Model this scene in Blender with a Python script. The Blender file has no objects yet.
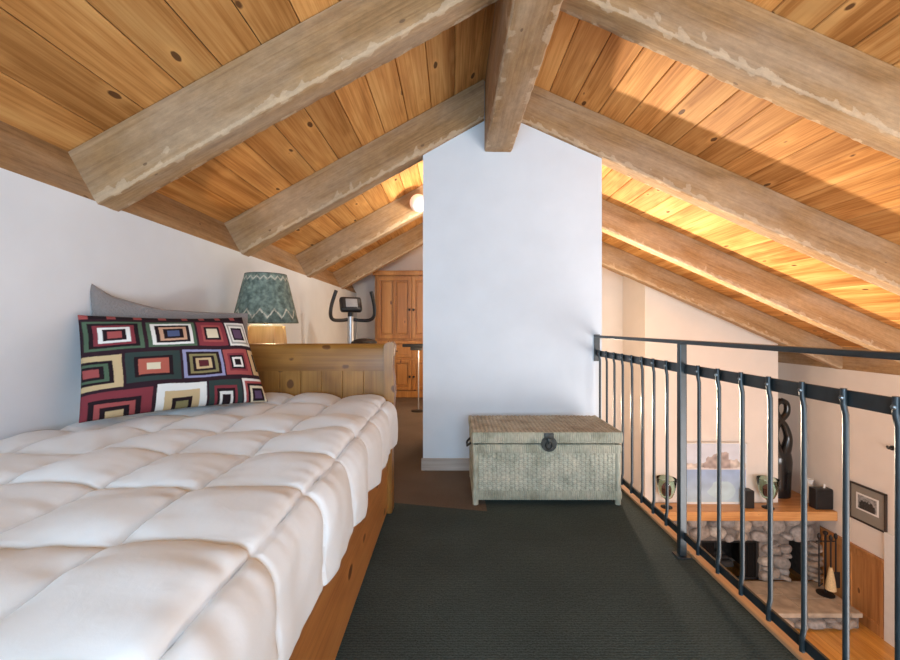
import bpy, bmesh, math, random
from mathutils import Vector, Matrix, noise
PI = math.pi
random.seed(7)
SC = bpy.context.scene
COL = SC.collection
CAMH, F, PX0, PY0 = 1.05, 430.0, 452.0, 327.0

# ------------------------------------------------------------------ materials
def new_mat(name):
    m = bpy.data.materials.new(name); m.use_nodes = True
    nt = m.node_tree
    b = nt.nodes['Principled BSDF']
    return m, nt, b

def N(nt, t, **kw):
    n = nt.nodes.new(t)
    for k, v in kw.items():
        if k.startswith('in_'):
            n.inputs[k[3:].replace('_', ' ')].default_value = v
        else:
            setattr(n, k, v)
    return n

def rgba(c): return (c[0], c[1], c[2], 1.0)
def s2l(r, g, b):
    def f(v):
        v /= 255.0
        return v / 12.92 if v <= .04045 else ((v + .055) / 1.055) ** 2.4
    return (f(r), f(g), f(b))

def ramp(nt, stops):
    r = nt.nodes.new('ShaderNodeValToRGB')
    els = r.color_ramp.elements
    while len(els) < len(stops): els.new(.5)
    for e, (p, c) in zip(els, stops):
        e.position = p; e.color = rgba(c)
    return r

def mixc(nt, fac, a, b, mode='MIX'):
    m = nt.nodes.new('ShaderNodeMix'); m.data_type = 'RGBA'; m.blend_type = mode
    L = nt.links
    for idx, v in ((0, fac), (6, a), (7, b)):
        if isinstance(v, (int, float)): m.inputs[idx].default_value = v
        elif isinstance(v, tuple): m.inputs[idx].default_value = rgba(v)
        else: L.new(v, m.inputs[idx])
    return m.outputs[2]

def mth(nt, op, a, b=None, clamp=False):
    m = nt.nodes.new('ShaderNodeMath'); m.operation = op; m.use_clamp = clamp
    for i, v in enumerate((a, b)):
        if v is None: continue
        if isinstance(v, (int, float)): m.inputs[i].default_value = v
        else: nt.links.new(v, m.inputs[i])
    return m.outputs[0]

def coords(nt, scale, island=0.0):
    tc = N(nt, 'ShaderNodeTexCoord')
    mp = N(nt, 'ShaderNodeMapping')
    mp.inputs['Scale'].default_value = scale
    src = tc.outputs['Object']
    if island:
        g = N(nt, 'ShaderNodeNewGeometry')
        off = mth(nt, 'MULTIPLY', g.outputs['Random Per Island'], island)
        cb = N(nt, 'ShaderNodeCombineXYZ')
        for i in range(3): nt.links.new(off, cb.inputs[i])
        va = N(nt, 'ShaderNodeVectorMath'); va.operation = 'ADD'
        nt.links.new(src, va.inputs[0]); nt.links.new(cb.outputs[0], va.inputs[1])
        src = va.outputs[0]
    nt.links.new(src, mp.inputs['Vector'])
    return mp.outputs[0]

def bump(nt, b, height, strength, dist=.01):
    bp = N(nt, 'ShaderNodeBump'); bp.inputs['Strength'].default_value = strength
    bp.inputs['Distance'].default_value = dist
    nt.links.new(height, bp.inputs['Height'])
    nt.links.new(bp.outputs[0], b.inputs['Normal'])

def plain(name, c, rough=.6, metal=0.0, spec=None, var=.12, scale=14.0, bmp=.0):
    m, nt, b = new_mat(name)
    v = coords(nt, (1, 1, 1))
    nz = N(nt, 'ShaderNodeTexNoise', in_Scale=scale, in_Detail=5.0)
    nt.links.new(v, nz.inputs['Vector'])
    r = ramp(nt, [(.3, tuple(x * (1 - var) for x in c)), (.7, tuple(min(1, x * (1 + var)) for x in c))])
    nt.links.new(nz.outputs[0], r.inputs[0])
    nt.links.new(r.outputs[0], b.inputs['Base Color'])
    b.inputs['Roughness'].default_value = rough
    b.inputs['Metallic'].default_value = metal
    if spec is not None: b.inputs['Specular IOR Level'].default_value = spec
    if bmp: bump(nt, b, nz.outputs[0], bmp)
    return m

def wood(name, dark, mid, light, axis=1, rough=.5, knots=True, island=False, gscale=1.0,
         knot_col=(.06, .02, .008), kr=.13, kscale=(5.0, 2.1), bmp=.15, halo=True, vary=.3, grey=None, fine=False, spec=None, con=1.0):
    m, nt, b = new_mat(name)
    isl = 17.3 if island else 0.0
    def sc(along, across):
        s = [across * gscale] * 3; s[axis] = along * gscale
        return tuple(s)
    v1 = coords(nt, sc(1.0, 7.0) if fine else sc(.55, 5.0), isl)
    n1 = N(nt, 'ShaderNodeTexNoise', in_Scale=1.0, in_Detail=4.0, in_Distortion=1.2)
    nt.links.new(v1, n1.inputs['Vector'])
    v2 = coords(nt, sc(2.2, 75.0), isl)
    n2 = N(nt, 'ShaderNodeTexNoise', in_Scale=1.0, in_Detail=3.0, in_Distortion=.6)
    nt.links.new(v2, n2.inputs['Vector'])
    f = mth(nt, 'ADD', mth(nt, 'MULTIPLY', n1.outputs[0], .62), mth(nt, 'MULTIPLY', n2.outputs[0], .38))
    r = ramp(nt, [(.5 - .16 * con, dark), (.5, mid), (.5 + .16 * con, light)])
    nt.links.new(f, r.inputs[0])
    col = r.outputs[0]
    if spec is not None: b.inputs['Specular IOR Level'].default_value = spec
    if grey is not None:
        v4 = coords(nt, sc(1.1, 3.0), isl)
        n4 = N(nt, 'ShaderNodeTexNoise', in_Scale=1.6, in_Detail=6.0)
        nt.links.new(v4, n4.inputs['Vector'])
        rr = ramp(nt, [(.42, (0, 0, 0)), (.62, (1, 1, 1))])
        nt.links.new(n4.outputs[0], rr.inputs[0])
        col = mixc(nt, mth(nt, 'MULTIPLY', rr.outputs[0], .26), col, grey)
    if fine:
        wa = N(nt, 'ShaderNodeAttribute'); wa.attribute_name = 'wear'
        wn = N(nt, 'ShaderNodeTexNoise', in_Scale=70.0, in_Detail=3.0)
        nt.links.new(coords(nt, (1, 1, 1)), wn.inputs['Vector'])
        wf = mth(nt, 'ADD', wa.outputs['Fac'], mth(nt, 'MULTIPLY', mth(nt, 'SUBTRACT', wn.outputs[0], .5), .7))
        wr = ramp(nt, [(.50, (0, 0, 0)), (.60, (1, 1, 1))])
        nt.links.new(wf, wr.inputs[0])
        col = mixc(nt, mth(nt, 'MULTIPLY', wr.outputs[0], .48), col, (.62, .48, .33))
        v5 = coords(nt, sc(16, 34), isl)
        n5 = N(nt, 'ShaderNodeTexNoise', in_Scale=1.0, in_Detail=8.0, in_Roughness=.7)
        nt.links.new(v5, n5.inputs['Vector'])
        r5 = ramp(nt, [(.3, (.80,) * 3), (.7, (1.14,) * 3)])
        nt.links.new(n5.outputs[0], r5.inputs[0])
        col = mixc(nt, 1.0, col, r5.outputs[0], 'MULTIPLY')
        f = mth(nt, 'ADD', f, mth(nt, 'MULTIPLY', n5.outputs[0], .6))
    if island:
        g = N(nt, 'ShaderNodeNewGeometry')
        k = mth(nt, 'ADD', mth(nt, 'MULTIPLY', g.outputs['Random Per Island'], vary), 1 - vary * .6)
        cb = N(nt, 'ShaderNodeCombineColor')
        for i in range(3): nt.links.new(k, cb.inputs[i])
        col = mixc(nt, 1.0, col, cb.outputs[0], 'MULTIPLY')
    if knots:
        s = [kscale[0]] * 3; s[axis] = kscale[1]
        v3 = coords(nt, tuple(s), isl)
        nd = N(nt, 'ShaderNodeTexNoise', in_Scale=3.0, in_Detail=2.0)
        nt.links.new(v3, nd.inputs['Vector'])
        vm = N(nt, 'ShaderNodeVectorMath'); vm.operation = 'MULTIPLY_ADD'
        nt.links.new(nd.outputs['Color'], vm.inputs[0])
        vm.inputs[1].default_value = (.12, .12, .12)
        nt.links.new(v3, vm.inputs[2])
        vo = N(nt, 'ShaderNodeTexVoronoi', in_Scale=1.0)
        nt.links.new(vm.outputs[0], vo.inputs['Vector'])
        d = vo.outputs['Distance']
        if halo:
            h = ramp(nt, [(0, (1, 1, 1)), (kr * 2.6, (0, 0, 0))])
            nt.links.new(d, h.inputs[0])
            col = mixc(nt, mth(nt, 'MULTIPLY', h.outputs[0], .45), col, tuple(min(1, x * 1.25) for x in light))
        kk = ramp(nt, [(kr * .78, (1, 1, 1)), (kr, (0, 0, 0))])
        nt.links.new(d, kk.inputs[0])
        col = mixc(nt, mth(nt, 'MULTIPLY', kk.outputs[0], .88), col, knot_col)
    nt.links.new(col, b.inputs['Base Color'])
    b.inputs['Roughness'].default_value = rough
    if bmp: bump(nt, b, f, bmp, .006)
    return m

def attr_mat(name, rough=.8, bmp_scale=0, bmp=.2, spec=.3, mottled=0.0, mscale=60):
    m, nt, b = new_mat(name)
    a = N(nt, 'ShaderNodeAttribute'); a.attribute_name = 'Col'
    col = a.outputs['Color']
    if mottled:
        v = coords(nt, (1, 1, 1))
        n = N(nt, 'ShaderNodeTexNoise', in_Scale=float(mscale), in_Detail=6.0)
        nt.links.new(v, n.inputs['Vector'])
        r = ramp(nt, [(.3, (1 - mottled,) * 3), (.7, (1 + mottled,) * 3)])
        nt.links.new(n.outputs[0], r.inputs[0])
        col = mixc(nt, 1.0, col, r.outputs[0], 'MULTIPLY')
    nt.links.new(col, b.inputs['Base Color'])
    b.inputs['Roughness'].default_value = rough
    b.inputs['Specular IOR Level'].default_value = spec
    if bmp_scale:
        v = coords(nt, (1, 1, 1))
        n = N(nt, 'ShaderNodeTexNoise', in_Scale=float(bmp_scale), in_Detail=2.0)
        nt.links.new(v, n.inputs['Vector'])
        bump(nt, b, n.outputs[0], bmp, .002)
    return m

M = {}
M['plaster'] = plain('white plaster', (.72, .765, .81), .75, var=.025, scale=5, bmp=.05)
M['plaster_warm'] = plain('cream plaster', (.81, .735, .665), .8, var=.025, scale=4, bmp=.04)
M['pine'] = wood('knotty pine ceiling', (.40, .165, .040), (.60, .285, .085), (.74, .41, .145), 1, .62, True, True, spec=.2, con=.75,
                 kr=.115, kscale=(7.0, 3.1), bmp=.05, vary=.38)
M['beam'] = wood('rough sawn beam', (.25, .138, .054), (.37, .22, .098), (.47, .305, .155), 0, .8, True, False,
                 knot_col=(.16, .095, .05), kr=.05, kscale=(7, 3.5), bmp=.8, halo=False, grey=(.47, .405, .33), fine=True)
M['beam_y'] = wood('rough sawn ridge beam', (.25, .138, .054), (.37, .22, .098), (.47, .305, .155), 1, .8, True, False,
                 knot_col=(.16, .095, .05), kr=.05, kscale=(7, 3.5), bmp=.8, halo=False, grey=(.47, .405, .33), fine=True)
M['bedwood'] = wood('varnished knotty pine', (.36, .13, .03), (.53, .23, .062), (.63, .31, .095), 1, .3, True, False,
                    knot_col=(.09, .025, .008), kr=.19, kscale=(9.0, 5.0), bmp=.04)
M['bedwood_x'] = wood('aged honey pine', (.20, .082, .016), (.295, .133, .026), (.37, .18, .042), 0, .35, True, False,
                    knot_col=(.11, .04, .012), kr=.17, kscale=(9.5, 5.6), bmp=.04)
M['bedwood_z'] = wood('aged honey pine upright', (.20, .082, .016), (.305, .138, .028), (.40, .195, .046), 2, .35, True, False,
                    knot_col=(.11, .04, .012), kr=.20, kscale=(9.0, 6.5), bmp=.04)
M['armoire'] = wood('orange pine', (.34, .125, .026), (.48, .205, .05), (.58, .28, .08), 2, .35, True, False,
                    knot_col=(.12, .03, .01), kr=.10, kscale=(7.0, 3.0), bmp=.04)
M['mantel'] = wood('mantel pine', (.42, .17, .05), (.60, .29, .10), (.70, .39, .16), 0, .4, True, False,
                   knot_col=(.14, .04, .012), kr=.1, kscale=(6.0, 2.4), bmp=.05)
M['wainscot'] = wood('wainscot pine', (.30, .12, .035), (.45, .20, .065), (.54, .27, .10), 2, .45, True, False,
                   knot_col=(.12, .04, .015), kr=.1, kscale=(6.0, 2.4), bmp=.05)
M['edge'] = wood('floor edge pine', (.42, .21, .09), (.58, .33, .16), (.68, .43, .24), 1, .45, True, False,
                   kr=.07, bmp=.05)
M['skirting'] = wood('pale skirting wood', (.36, .29, .24), (.47, .39, .33), (.55, .47, .41), 0, .6, True, False,
                   knot_col=(.2, .13, .09), kr=.1, kscale=(9, 5), bmp=.05)
M['plankfloor'] = wood('orange plank floor', (.42, .17, .03), (.60, .28, .06), (.72, .37, .10), 1, .28, False, True, bmp=.03, vary=.25)
M['black_metal'] = plain('black painted steel', (.022, .030, .034), .38, 0.0, .6, var=.2, scale=30)
M['bolt'] = plain('worn steel', (.22, .24, .25), .35, .8, var=.2)
M['black_gloss'] = plain('polished black stone', (.008, .008, .009), .18, spec=.6)
M['black_plastic'] = plain('black plastic', (.015, .015, .017), .45)
M['grey_plastic'] = plain('grey plastic', (.30, .31, .33), .4)
M['silver'] = plain('silver metal', (.55, .56, .58), .35, .7, var=.05)
M['iron'] = plain('wrought iron', (.02, .018, .018), .55, .4)
M['soot'] = plain('sooty brick', (.035, .030, .028), .9, var=.4, scale=20)
M['latch'] = plain('aged bronze', (.05, .05, .045), .45, .7, var=.4, scale=60)
M['white'] = plain('white paint', (.78, .77, .75), .5, var=.03)
M['broom'] = plain('broom straw', (.62, .45, .24), .9, var=.2, scale=80)
M['ceramic'] = plain('white ceramic', (.75, .74, .72), .25, var=.03)
M['lampwood'] = wood('pale lamp wood', (.62, .36, .16), (.74, .46, .22), (.82, .56, .30), 2, .5, False)
M['mattress'] = plain('mattress ticking', (.7, .68, .64), .9, var=.05)
M['flag'] = plain('flagstone', (.42, .34, .26), .7, var=.35, scale=5, bmp=.3)
M['mortar'] = plain('mortar', (.20, .17, .15), .9, var=.3, scale=16, bmp=.4)

def stone_mat():
    m, nt, b = new_mat('river stone')
    g = N(nt, 'ShaderNodeNewGeometry')
    r = ramp(nt, [(0, (.34, .29, .25)), (.25, (.30, .29, .29)), (.5, (.44, .35, .28)), (.75, (.22, .20, .19)), (1, (.50, .44, .38))])
    nt.links.new(g.outputs['Random Per Island'], r.inputs[0])
    v = coords(nt, (1, 1, 1))
    n = N(nt, 'ShaderNodeTexNoise', in_Scale=22.0, in_Detail=6.0)
    nt.links.new(v, n.inputs['Vector'])
    rr = ramp(nt, [(.3, (.68,) * 3), (.7, (1.2,) * 3)])
    nt.links.new(n.outputs[0], rr.inputs[0])
    nt.links.new(mixc(nt, 1.0, r.outputs[0], rr.outputs[0], 'MULTIPLY'), b.inputs['Base Color'])
    b.inputs['Roughness'].default_value = .75
    bump(nt, b, n.outputs[0], .3, .01)
    return m
M['stone'] = stone_mat()

def carpet_mat(name, c, rib=True):
    m, nt, b = new_mat(name)
    v = coords(nt, (1, 1, 1))
    n = N(nt, 'ShaderNodeTexNoise', in_Scale=160.0, in_Detail=3.0)
    nt.links.new(v, n.inputs['Vector'])
    n3 = N(nt, 'ShaderNodeTexNoise', in_Scale=2.2, in_Detail=3.0)
    nt.links.new(v, n3.inputs['Vector'])
    h = n.outputs[0]
    if rib:
        w = N(nt, 'ShaderNodeTexWave', wave_type='BANDS', bands_direction='Y', in_Scale=26.0, in_Distortion=5.0, in_Detail=3.0)
        w.inputs['Detail Scale'].default_value = 3.0
        nt.links.new(v, w.inputs['Vector'])
        h = mth(nt, 'ADD', mth(nt, 'MULTIPLY', n.outputs[0], .75), mth(nt, 'MULTIPLY', w.outputs[0], .28))
    r = ramp(nt, [(.3, tuple(x * .62 for x in c)), (.8, tuple(x * 1.4 for x in c))])
    nt.links.new(h, r.inputs[0])
    rr = ramp(nt, [(.35, (.88,) * 3), (.65, (1.1,) * 3)])
    nt.links.new(n3.outputs[0], rr.inputs[0])
    nt.links.new(mixc(nt, 1.0, r.outputs[0], rr.outputs[0], 'MULTIPLY'), b.inputs['Base Color'])
    b.inputs['Roughness'].default_value = .95
    b.inputs['Specular IOR Level'].default_value = .1
    bump(nt, b, h, .8, .006)
    return m
M['carpet'] = carpet_mat('dark green carpet', (.062, .080, .073))
M['carpet_brown'] = carpet_mat('brown toned carpet', (.16, .115, .085), False)

def fabric(name, c, rough=.9, scale=300, bmp=.15, sheen=.3, wr=0.0):
    m, nt, b = new_mat(name)
    v = coords(nt, (1, 1, 1))
    n = N(nt, 'ShaderNodeTexNoise', in_Scale=float(scale), in_Detail=2.0)
    nt.links.new(v, n.inputs['Vector'])
    b.inputs['Base Color'].default_value = rgba(c)
    b.inputs['Roughness'].default_value = rough
    b.inputs['Sheen Weight'].default_value = sheen
    b.inputs['Specular IOR Level'].default_value = .2
    h = n.outputs[0]
    if wr:
        n2 = N(nt, 'ShaderNodeTexNoise', in_Scale=26.0, in_Detail=4.0, in_Distortion=1.5)
        nt.links.new(v, n2.inputs['Vector'])
        h = mth(nt, 'ADD', mth(nt, 'MULTIPLY', h, .1), mth(nt, 'MULTIPLY', n2.outputs[0], wr))
    bump(nt, b, h, bmp, .01)
    return m
M['duvet'] = fabric('cream white cotton', (.775, .795, .805), .85, 500, .10, .2, .6)
M['grey_fabric'] = fabric('grey waffle cotton', (.225, .20, .19), .95, 120, .6)
M['pillow'] = attr_mat('printed cotton', .9, 400, .2, .15)
M['paint'] = attr_mat('watercolour', .55)
M['photo'] = attr_mat('photo print', .3)
M['shade'] = attr_mat('verdigris lampshade', .7, 60, .3, .3, .45, 45)

def wicker_mat(name, c1, c2, c3, weave=False):
    m, nt, b = new_mat(name)
    v = coords(nt, (1, 1, 1))
    n = N(nt, 'ShaderNodeTexNoise', in_Scale=9.0, in_Detail=5.0)
    nt.links.new(v, n.inputs['Vector'])
    r = ramp(nt, [(.32, c1), (.5, c2), (.68, c3)])
    nt.links.new(n.outputs[0], r.inputs[0])
    v2 = coords(nt, (90, 90, 30))
    n2 = N(nt, 'ShaderNodeTexNoise', in_Scale=1.0, in_Detail=2.0)
    nt.links.new(v2, n2.inputs['Vector'])
    rr = ramp(nt, [(.3, (.82,) * 3), (.7, (1.12,) * 3)])
    nt.links.new(n2.outputs[0], rr.inputs[0])
    col = mixc(nt, 1.0, r.outputs[0], rr.outputs[0], 'MULTIPLY')
    if weave:
        a = N(nt, 'ShaderNodeAttribute'); a.attribute_name = 'Col'
        col = mixc(nt, 1.0, col, a.outputs['Color'], 'MULTIPLY')
    nt.links.new(col, b.inputs['Base Color'])
    b.inputs['Roughness'].default_value = .6
    return m
M['wicker'] = wicker_mat('grey green wicker', (.30, .285, .20), (.43, .415, .315), (.54, .48, .355))
M['wicker_weave'] = wicker_mat('woven wicker', (.38, .37, .27), (.52, .50, .385), (.62, .56, .42), True)
M['wicker_top'] = wicker_mat('tan wicker', (.38, .30, .19), (.50, .42, .29), (.58, .51, .37), True)

def glass(name, c):
    m, nt, b = new_mat(name)
    b.inputs['Base Color'].default_value = rgba(c)
    b.inputs['Transmission Weight'].default_value = 1.0
    b.inputs['Roughness'].default_value = .03
    b.inputs['IOR'].default_value = 1.45
    return m
M['green_glass'] = glass('green glass', (.72, .90, .82))
M['candle'] = plain('plum wax', (.14, .03, .04), .5)

def emis(name, c, s):
    m, nt, b = new_mat(name)
    b.inputs['Base Color'].default_value = rgba(c)
    b.inputs['Emission Color'].default_value = rgba(c)
    b.inputs['Emission Strength'].default_value = s
    return m
M['globe'] = emis('opal glass globe', (.85, .72, .66), .35)
M['bulb'] = emis('lit bulb', (1, .75, .45), 6.0)

# ------------------------------------------------------------------ geometry helpers
def BM(): return bmesh.new()

def box(bm, lo, hi, bev=0.0, seg=2, rot=None, piv=None):
    c = [(a + b) / 2 for a, b in zip(lo, hi)]; s = [abs(b - a) for a, b in zip(lo, hi)]
    mat = Matrix.Translation(c) @ Matrix.Diagonal((s[0], s[1], s[2], 1))
    if rot is not None:
        p = Vector(piv if piv is not None else c)
        mat = Matrix.Translation(p) @ rot.to_4x4() @ Matrix.Translation(-p) @ mat
    r = bmesh.ops.create_cube(bm, size=1.0, matrix=mat)
    if bev > 0:
        es = list({e for v in r['verts'] for e in v.link_edges})
        bmesh.ops.bevel(bm, geom=es, offset=bev, segments=seg, profile=.6, affect='EDGES', clamp_overlap=True)

def tube(bm, pts, rad, seg=10, cap=True, flat=1.0, up=None):
    pts = [Vector(p) for p in pts]
    n = len(pts)
    rads = rad if isinstance(rad, (list, tuple)) else [rad] * n
    prev = None; rings = []
    for i, p in enumerate(pts):
        d = (pts[min(i + 1, n - 1)] - pts[max(i - 1, 0)]).normalized()
        if prev is None:
            ref = Vector(up) if up else (Vector((0, 0, 1)) if abs(d.z) < .9 else Vector((1, 0, 0)))
            a = (ref - d * ref.dot(d)).normalized()
        else:
            a = (prev - d * prev.dot(d))
            a = a.normalized() if a.length > 1e-6 else prev
        prev = a
        b2 = d.cross(a)
        rings.append([bm.verts.new(p + (a * math.cos(t) + b2 * math.sin(t) * flat) * rads[i])
                      for t in [2 * PI * k / seg for k in range(seg)]])
    for r0, r1 in zip(rings, rings[1:]):
        for k in range(seg):
            bm.faces.new((r0[k], r0[(k + 1) % seg], r1[(k + 1) % seg], r1[k]))
    if cap:
        bm.faces.new(list(reversed(rings[0]))); bm.faces.new(rings[-1])

def smooth_path(ctrl, n=8):
    P = [Vector(p) for p in ctrl]; out = []
    for i in range(len(P) - 1):
        p0 = P[max(i - 1, 0)]; p1 = P[i]; p2 = P[i + 1]; p3 = P[min(i + 2, len(P) - 1)]
        for k in range(n):
            t = k / n
            out.append(.5 * ((2 * p1) + (p2 - p0) * t + (2 * p0 - 5 * p1 + 4 * p2 - p3) * t * t + (3 * p1 - p0 - 3 * p2 + p3) * t ** 3))
    out.append(P[-1]); return out

def lerp_list(vals, n=8):
    out = []
    for a, b in zip(vals, vals[1:]):
        for k in range(n): out.append(a + (b - a) * k / n)
    out.append(vals[-1]); return out

def lathe(bm, prof, c, seg=24, closed_bottom=True, closed_top=True):
    rings = []
    for r, z in prof:
        rings.append([bm.verts.new((c[0] + r * math.cos(2 * PI * k / seg), c[1] + r * math.sin(2 * PI * k / seg), c[2] + z)) for k in range(seg)])
    for r0, r1 in zip(rings, rings[1:]):
        for k in range(seg):
            bm.faces.new((r0[k], r0[(k + 1) % seg], r1[(k + 1) % seg], r1[k]))
    if closed_bottom: bm.faces.new(list(reversed(rings[0])))
    if closed_top: bm.faces.new(rings[-1])

def prism(bm, poly, axis, a, b):
    """extrude a 2D polygon along axis between a and b; poly in the two other axes in order"""
    def mk(p, t):
        if axis == 0: return (t, p[0], p[1])
        if axis == 1: return (p[0], t, p[1])
        return (p[0], p[1], t)
    v0 = [bm.verts.new(mk(p, a)) for p in poly]; v1 = [bm.verts.new(mk(p, b)) for p in poly]
    n = len(poly)
    bm.faces.new(v0); bm.faces.new(list(reversed(v1)))
    for i in range(n):
        bm.faces.new((v0[i], v1[i], v1[(i + 1) % n], v0[(i + 1) % n]))

def world_loc(o):
    v = Vector((0, 0, 0))
    while o is not None:
        v += o.location; o = o.parent
    return v

def obj(name, bm, mat, parent=None, smooth=False, local=False, origin=None, angle=None):
    me = bpy.data.meshes.new(name)
    bmesh.ops.recalc_face_normals(bm, faces=bm.faces[:])
    shift = Vector((0, 0, 0))
    if parent is not None and not local: shift = world_loc(parent)
    if origin is not None: shift = shift if parent is not None else Vector(origin)
    if shift.length > 0: bmesh.ops.translate(bm, vec=-shift, verts=bm.verts[:])
    if smooth:
        for f in bm.faces: f.smooth = True
        lim = math.radians(angle or 40)
        for e in bm.edges:
            if len(e.link_faces) == 2 and e.calc_face_angle(0) > lim: e.smooth = False
    bm.to_mesh(me); bm.free()
    me.materials.append(M[mat] if isinstance(mat, str) else mat)
    o = bpy.data.objects.new(name, me); COL.objects.link(o)
    if parent is not None: o.parent = parent
    elif origin is not None: o.location = origin
    return o

def thing(name, label, cat, loc, rotz=0.0, group=None):
    o = bpy.data.objects.new(name, None); COL.objects.link(o)
    o.empty_display_size = .1
    o.location = loc; o.rotation_euler = (0, 0, rotz)
    o['label'] = label; o['category'] = cat
    if group: o['group'] = group
    return o

def tag(o, label, cat, group=None):
    o['label'] = label; o['category'] = cat
    if group: o['group'] = group
    return o

def struct(o, label=None, cat=None):
    o['kind'] = 'structure'
    if label: o['label'] = label
    if cat: o['category'] = cat
    return o

def set_col(o, fn):
    me = o.data
    a = me.color_attributes.new('Col', 'FLOAT_COLOR', 'POINT')
    for i, v in enumerate(me.vertices):
        c = fn(i, v.co); a.data[i].color = (c[0], c[1], c[2], 1)

def at(px, py, Y): return Vector(((px - PX0) * Y / F, Y, CAMH - (py - PY0) * Y / F))

# ------------------------------------------------------------------ dimensions
XL, XR, YB, YF = -1.53, 5.20, -1.5, 6.90
ZLOW = -2.70
SR, SL = .44, .555
def zbR(x): return 2.772 - SR * x
def zbL(x): return 2.43 + SL * x
TR, TL = .30, .29
def zcR(x): return zbR(x) + TR
def zcL(x): return zbL(x) + TL
XP = (2.72 - 3.072) / (-SR - SL) * 1.0        # ridge line of the planking
XP = (3.072 - 2.72) / (SL + SR)
RX0, RX1, RZ = .239, .443, 2.335
COLX0, COLX1, COLY0, COLY1 = -.213, 1.10, 3.157, 3.95
RAFT = [.66, 1.905, 3.12, 4.47, 5.72]
RAFTL = [.62, 1.845, 3.11, 4.52, 5.93]
RW = .14

# ------------------------------------------------------------------ setting
bm = BM(); prism(bm, [(XL, YB), (1.094, YB), (1.094, 2.90), (.20, 2.90), (.20, 2.45), (-.37, 2.575), (XL, 2.60)], 2, -.06, 0); o = obj('floor', bm, 'carpet')
struct(o)
# browner carpet area begins along a slightly skewed line
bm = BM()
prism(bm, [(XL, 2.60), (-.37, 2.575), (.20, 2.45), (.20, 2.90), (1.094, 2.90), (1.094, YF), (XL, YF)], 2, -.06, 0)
struct(obj('floor_hall', bm, 'carpet_brown'))
bm = BM(); box(bm, (XL, YB, -.30), (1.12, YF, -.061)); struct(obj('floor_slab', bm, 'plaster'))
bm = BM(); box(bm, (1.095, YB, -.30), (1.145, YF, .012), .006); struct(obj('trim_1', bm, 'edge'))
# living room floor : planks
bm = BM(); x = -1.6; 
while x < XR:
    x1 = min(x + .11, XR)
    box(bm, (x + .001, YB, ZLOW - .02), (x1 - .001, YF, ZLOW), .001, 1); x = x1
struct(obj('floor_living', bm, 'plankfloor'))

bm = BM(); box(bm, (XL - .1, YB, ZLOW), (XL, YF, 1.59)); struct(obj('wall_left', bm, 'plaster'))
bm = BM(); box(bm, (XR, YB, ZLOW), (XR + .1, YF, .492)); struct(obj('wall_right', bm, 'plaster_warm'))
bm = BM()
prism(bm, [(XL - .1, ZLOW), (XR + .1, ZLOW), (XR + .1, zcR(XR + .1)), (XP, zcR(XP)), (XL - .1, zcL(XL - .1))], 1, YF, YF + .1)
struct(obj('wall_far', bm, 'plaster_warm'))
# chimney breast
BXL, BXR, BY = 2.738, 4.625, 6.10
bm = BM(); prism(bm, [(BXL, -1.44), (BXR, -1.44), (BXR, zcR(BXR) - .005), (BXL, zcR(BXL) - .005)], 1, BY, YF)
struct(obj('wall_chimney', bm, 'plaster_warm'))
# white column
bm = BM()
prism(bm, [(COLX0, 0), (COLX1, 0), (COLX1, zcR(COLX1)), (XP, zcR(XP)), (COLX0, zcL(COLX0))], 1, COLY0, COLY1)
struct(obj('wall_column', bm, 'plaster'))
bm = BM(); box(bm, (COLX0 - .012, COLY0 - .014, 0), (COLX1, COLY0, .088), .003); struct(obj('baseboard_column', bm, 'skirting'))

# back wall behind the camera with two assumed windows, both unseen
W1 = (-.9, 1.0, .5, 1.75)       # assumed loft window x0,x1,z0,z1
W2 = (1.6, 4.8, -2.0, .1)       # assumed living room window
bm = BM()
def wall_piece(x0, x1, z0, z1): box(bm, (x0, YB - .12, z0), (x1, YB, z1))
wall_piece(XL - .1, W1[0], ZLOW, 3.0); wall_piece(W1[0], W1[1], ZLOW, W1[2]); wall_piece(W1[0], W1[1], W1[3], 3.1)
wall_piece(W1[1], W2[0], ZLOW, 3.1); wall_piece(W2[0], W2[1], ZLOW, W2[2]); wall_piece(W2[0], W2[1], W2[3], 3.0)
wall_piece(W2[1], XR + .1, ZLOW, 3.0)
struct(obj('wall_back', bm, 'plaster'))
for k, w in enumerate((W1, W2)):
    bm = BM(); f = .06; y0, y1 = YB - .09, YB - .03
    box(bm, (w[0], y0, w[2]), (w[0] + f, y1, w[3])); box(bm, (w[1] - f, y0, w[2]), (w[1], y1, w[3]))
    box(bm, (w[0], y0, w[2]), (w[1], y1, w[2] + f)); box(bm, (w[0], y0, w[3] - f), (w[1], y1, w[3]))
    n = 2 if k == 0 else 3
    for j in range(1, n):
        xx = w[0] + (w[1] - w[0]) * j / n
        box(bm, (xx - .03, y0, w[2]), (xx + .03, y1, w[3]))
    struct(obj('window_%d' % (k + 1), bm, 'white'))

# ceiling planking
def planks(xa, xb, zc, slope, name, sgn):
    bm = BM(); w = .178 if sgn > 0 else .168; L = math.sqrt(1 + slope * slope)
    nx, nz = (slope / L, 1 / L) if sgn > 0 else (-slope / L, 1 / L)   # outward normal (right roof falls to +x)
    x = xa; t = .022; k = 0
    while abs(x - xb) > .001:
        x1 = x + (w if xb > xa else -w)
        if (xb > xa and x1 > xb) or (xb < xa and x1 < xb): x1 = xb
        a, b = min(x, x1), max(x, x1)
        g = .0016
        e = .005
        pts = [(a + g, zc(a + g) + e), (a + g + .0035, zc(a + g + .0035)), (b - g - .0035, zc(b - g - .0035)), (b - g, zc(b - g) + e),
               (b - g + nx * t, zc(b - g) + nz * t), (a + g + nx * t, zc(a + g) + nz * t)]
        # planks butt together at random lengths along the roof
        prism(bm, pts, 1, YB, YF)
        x = x1; k += 1
    return struct(obj(name, bm, 'pine'))
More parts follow.
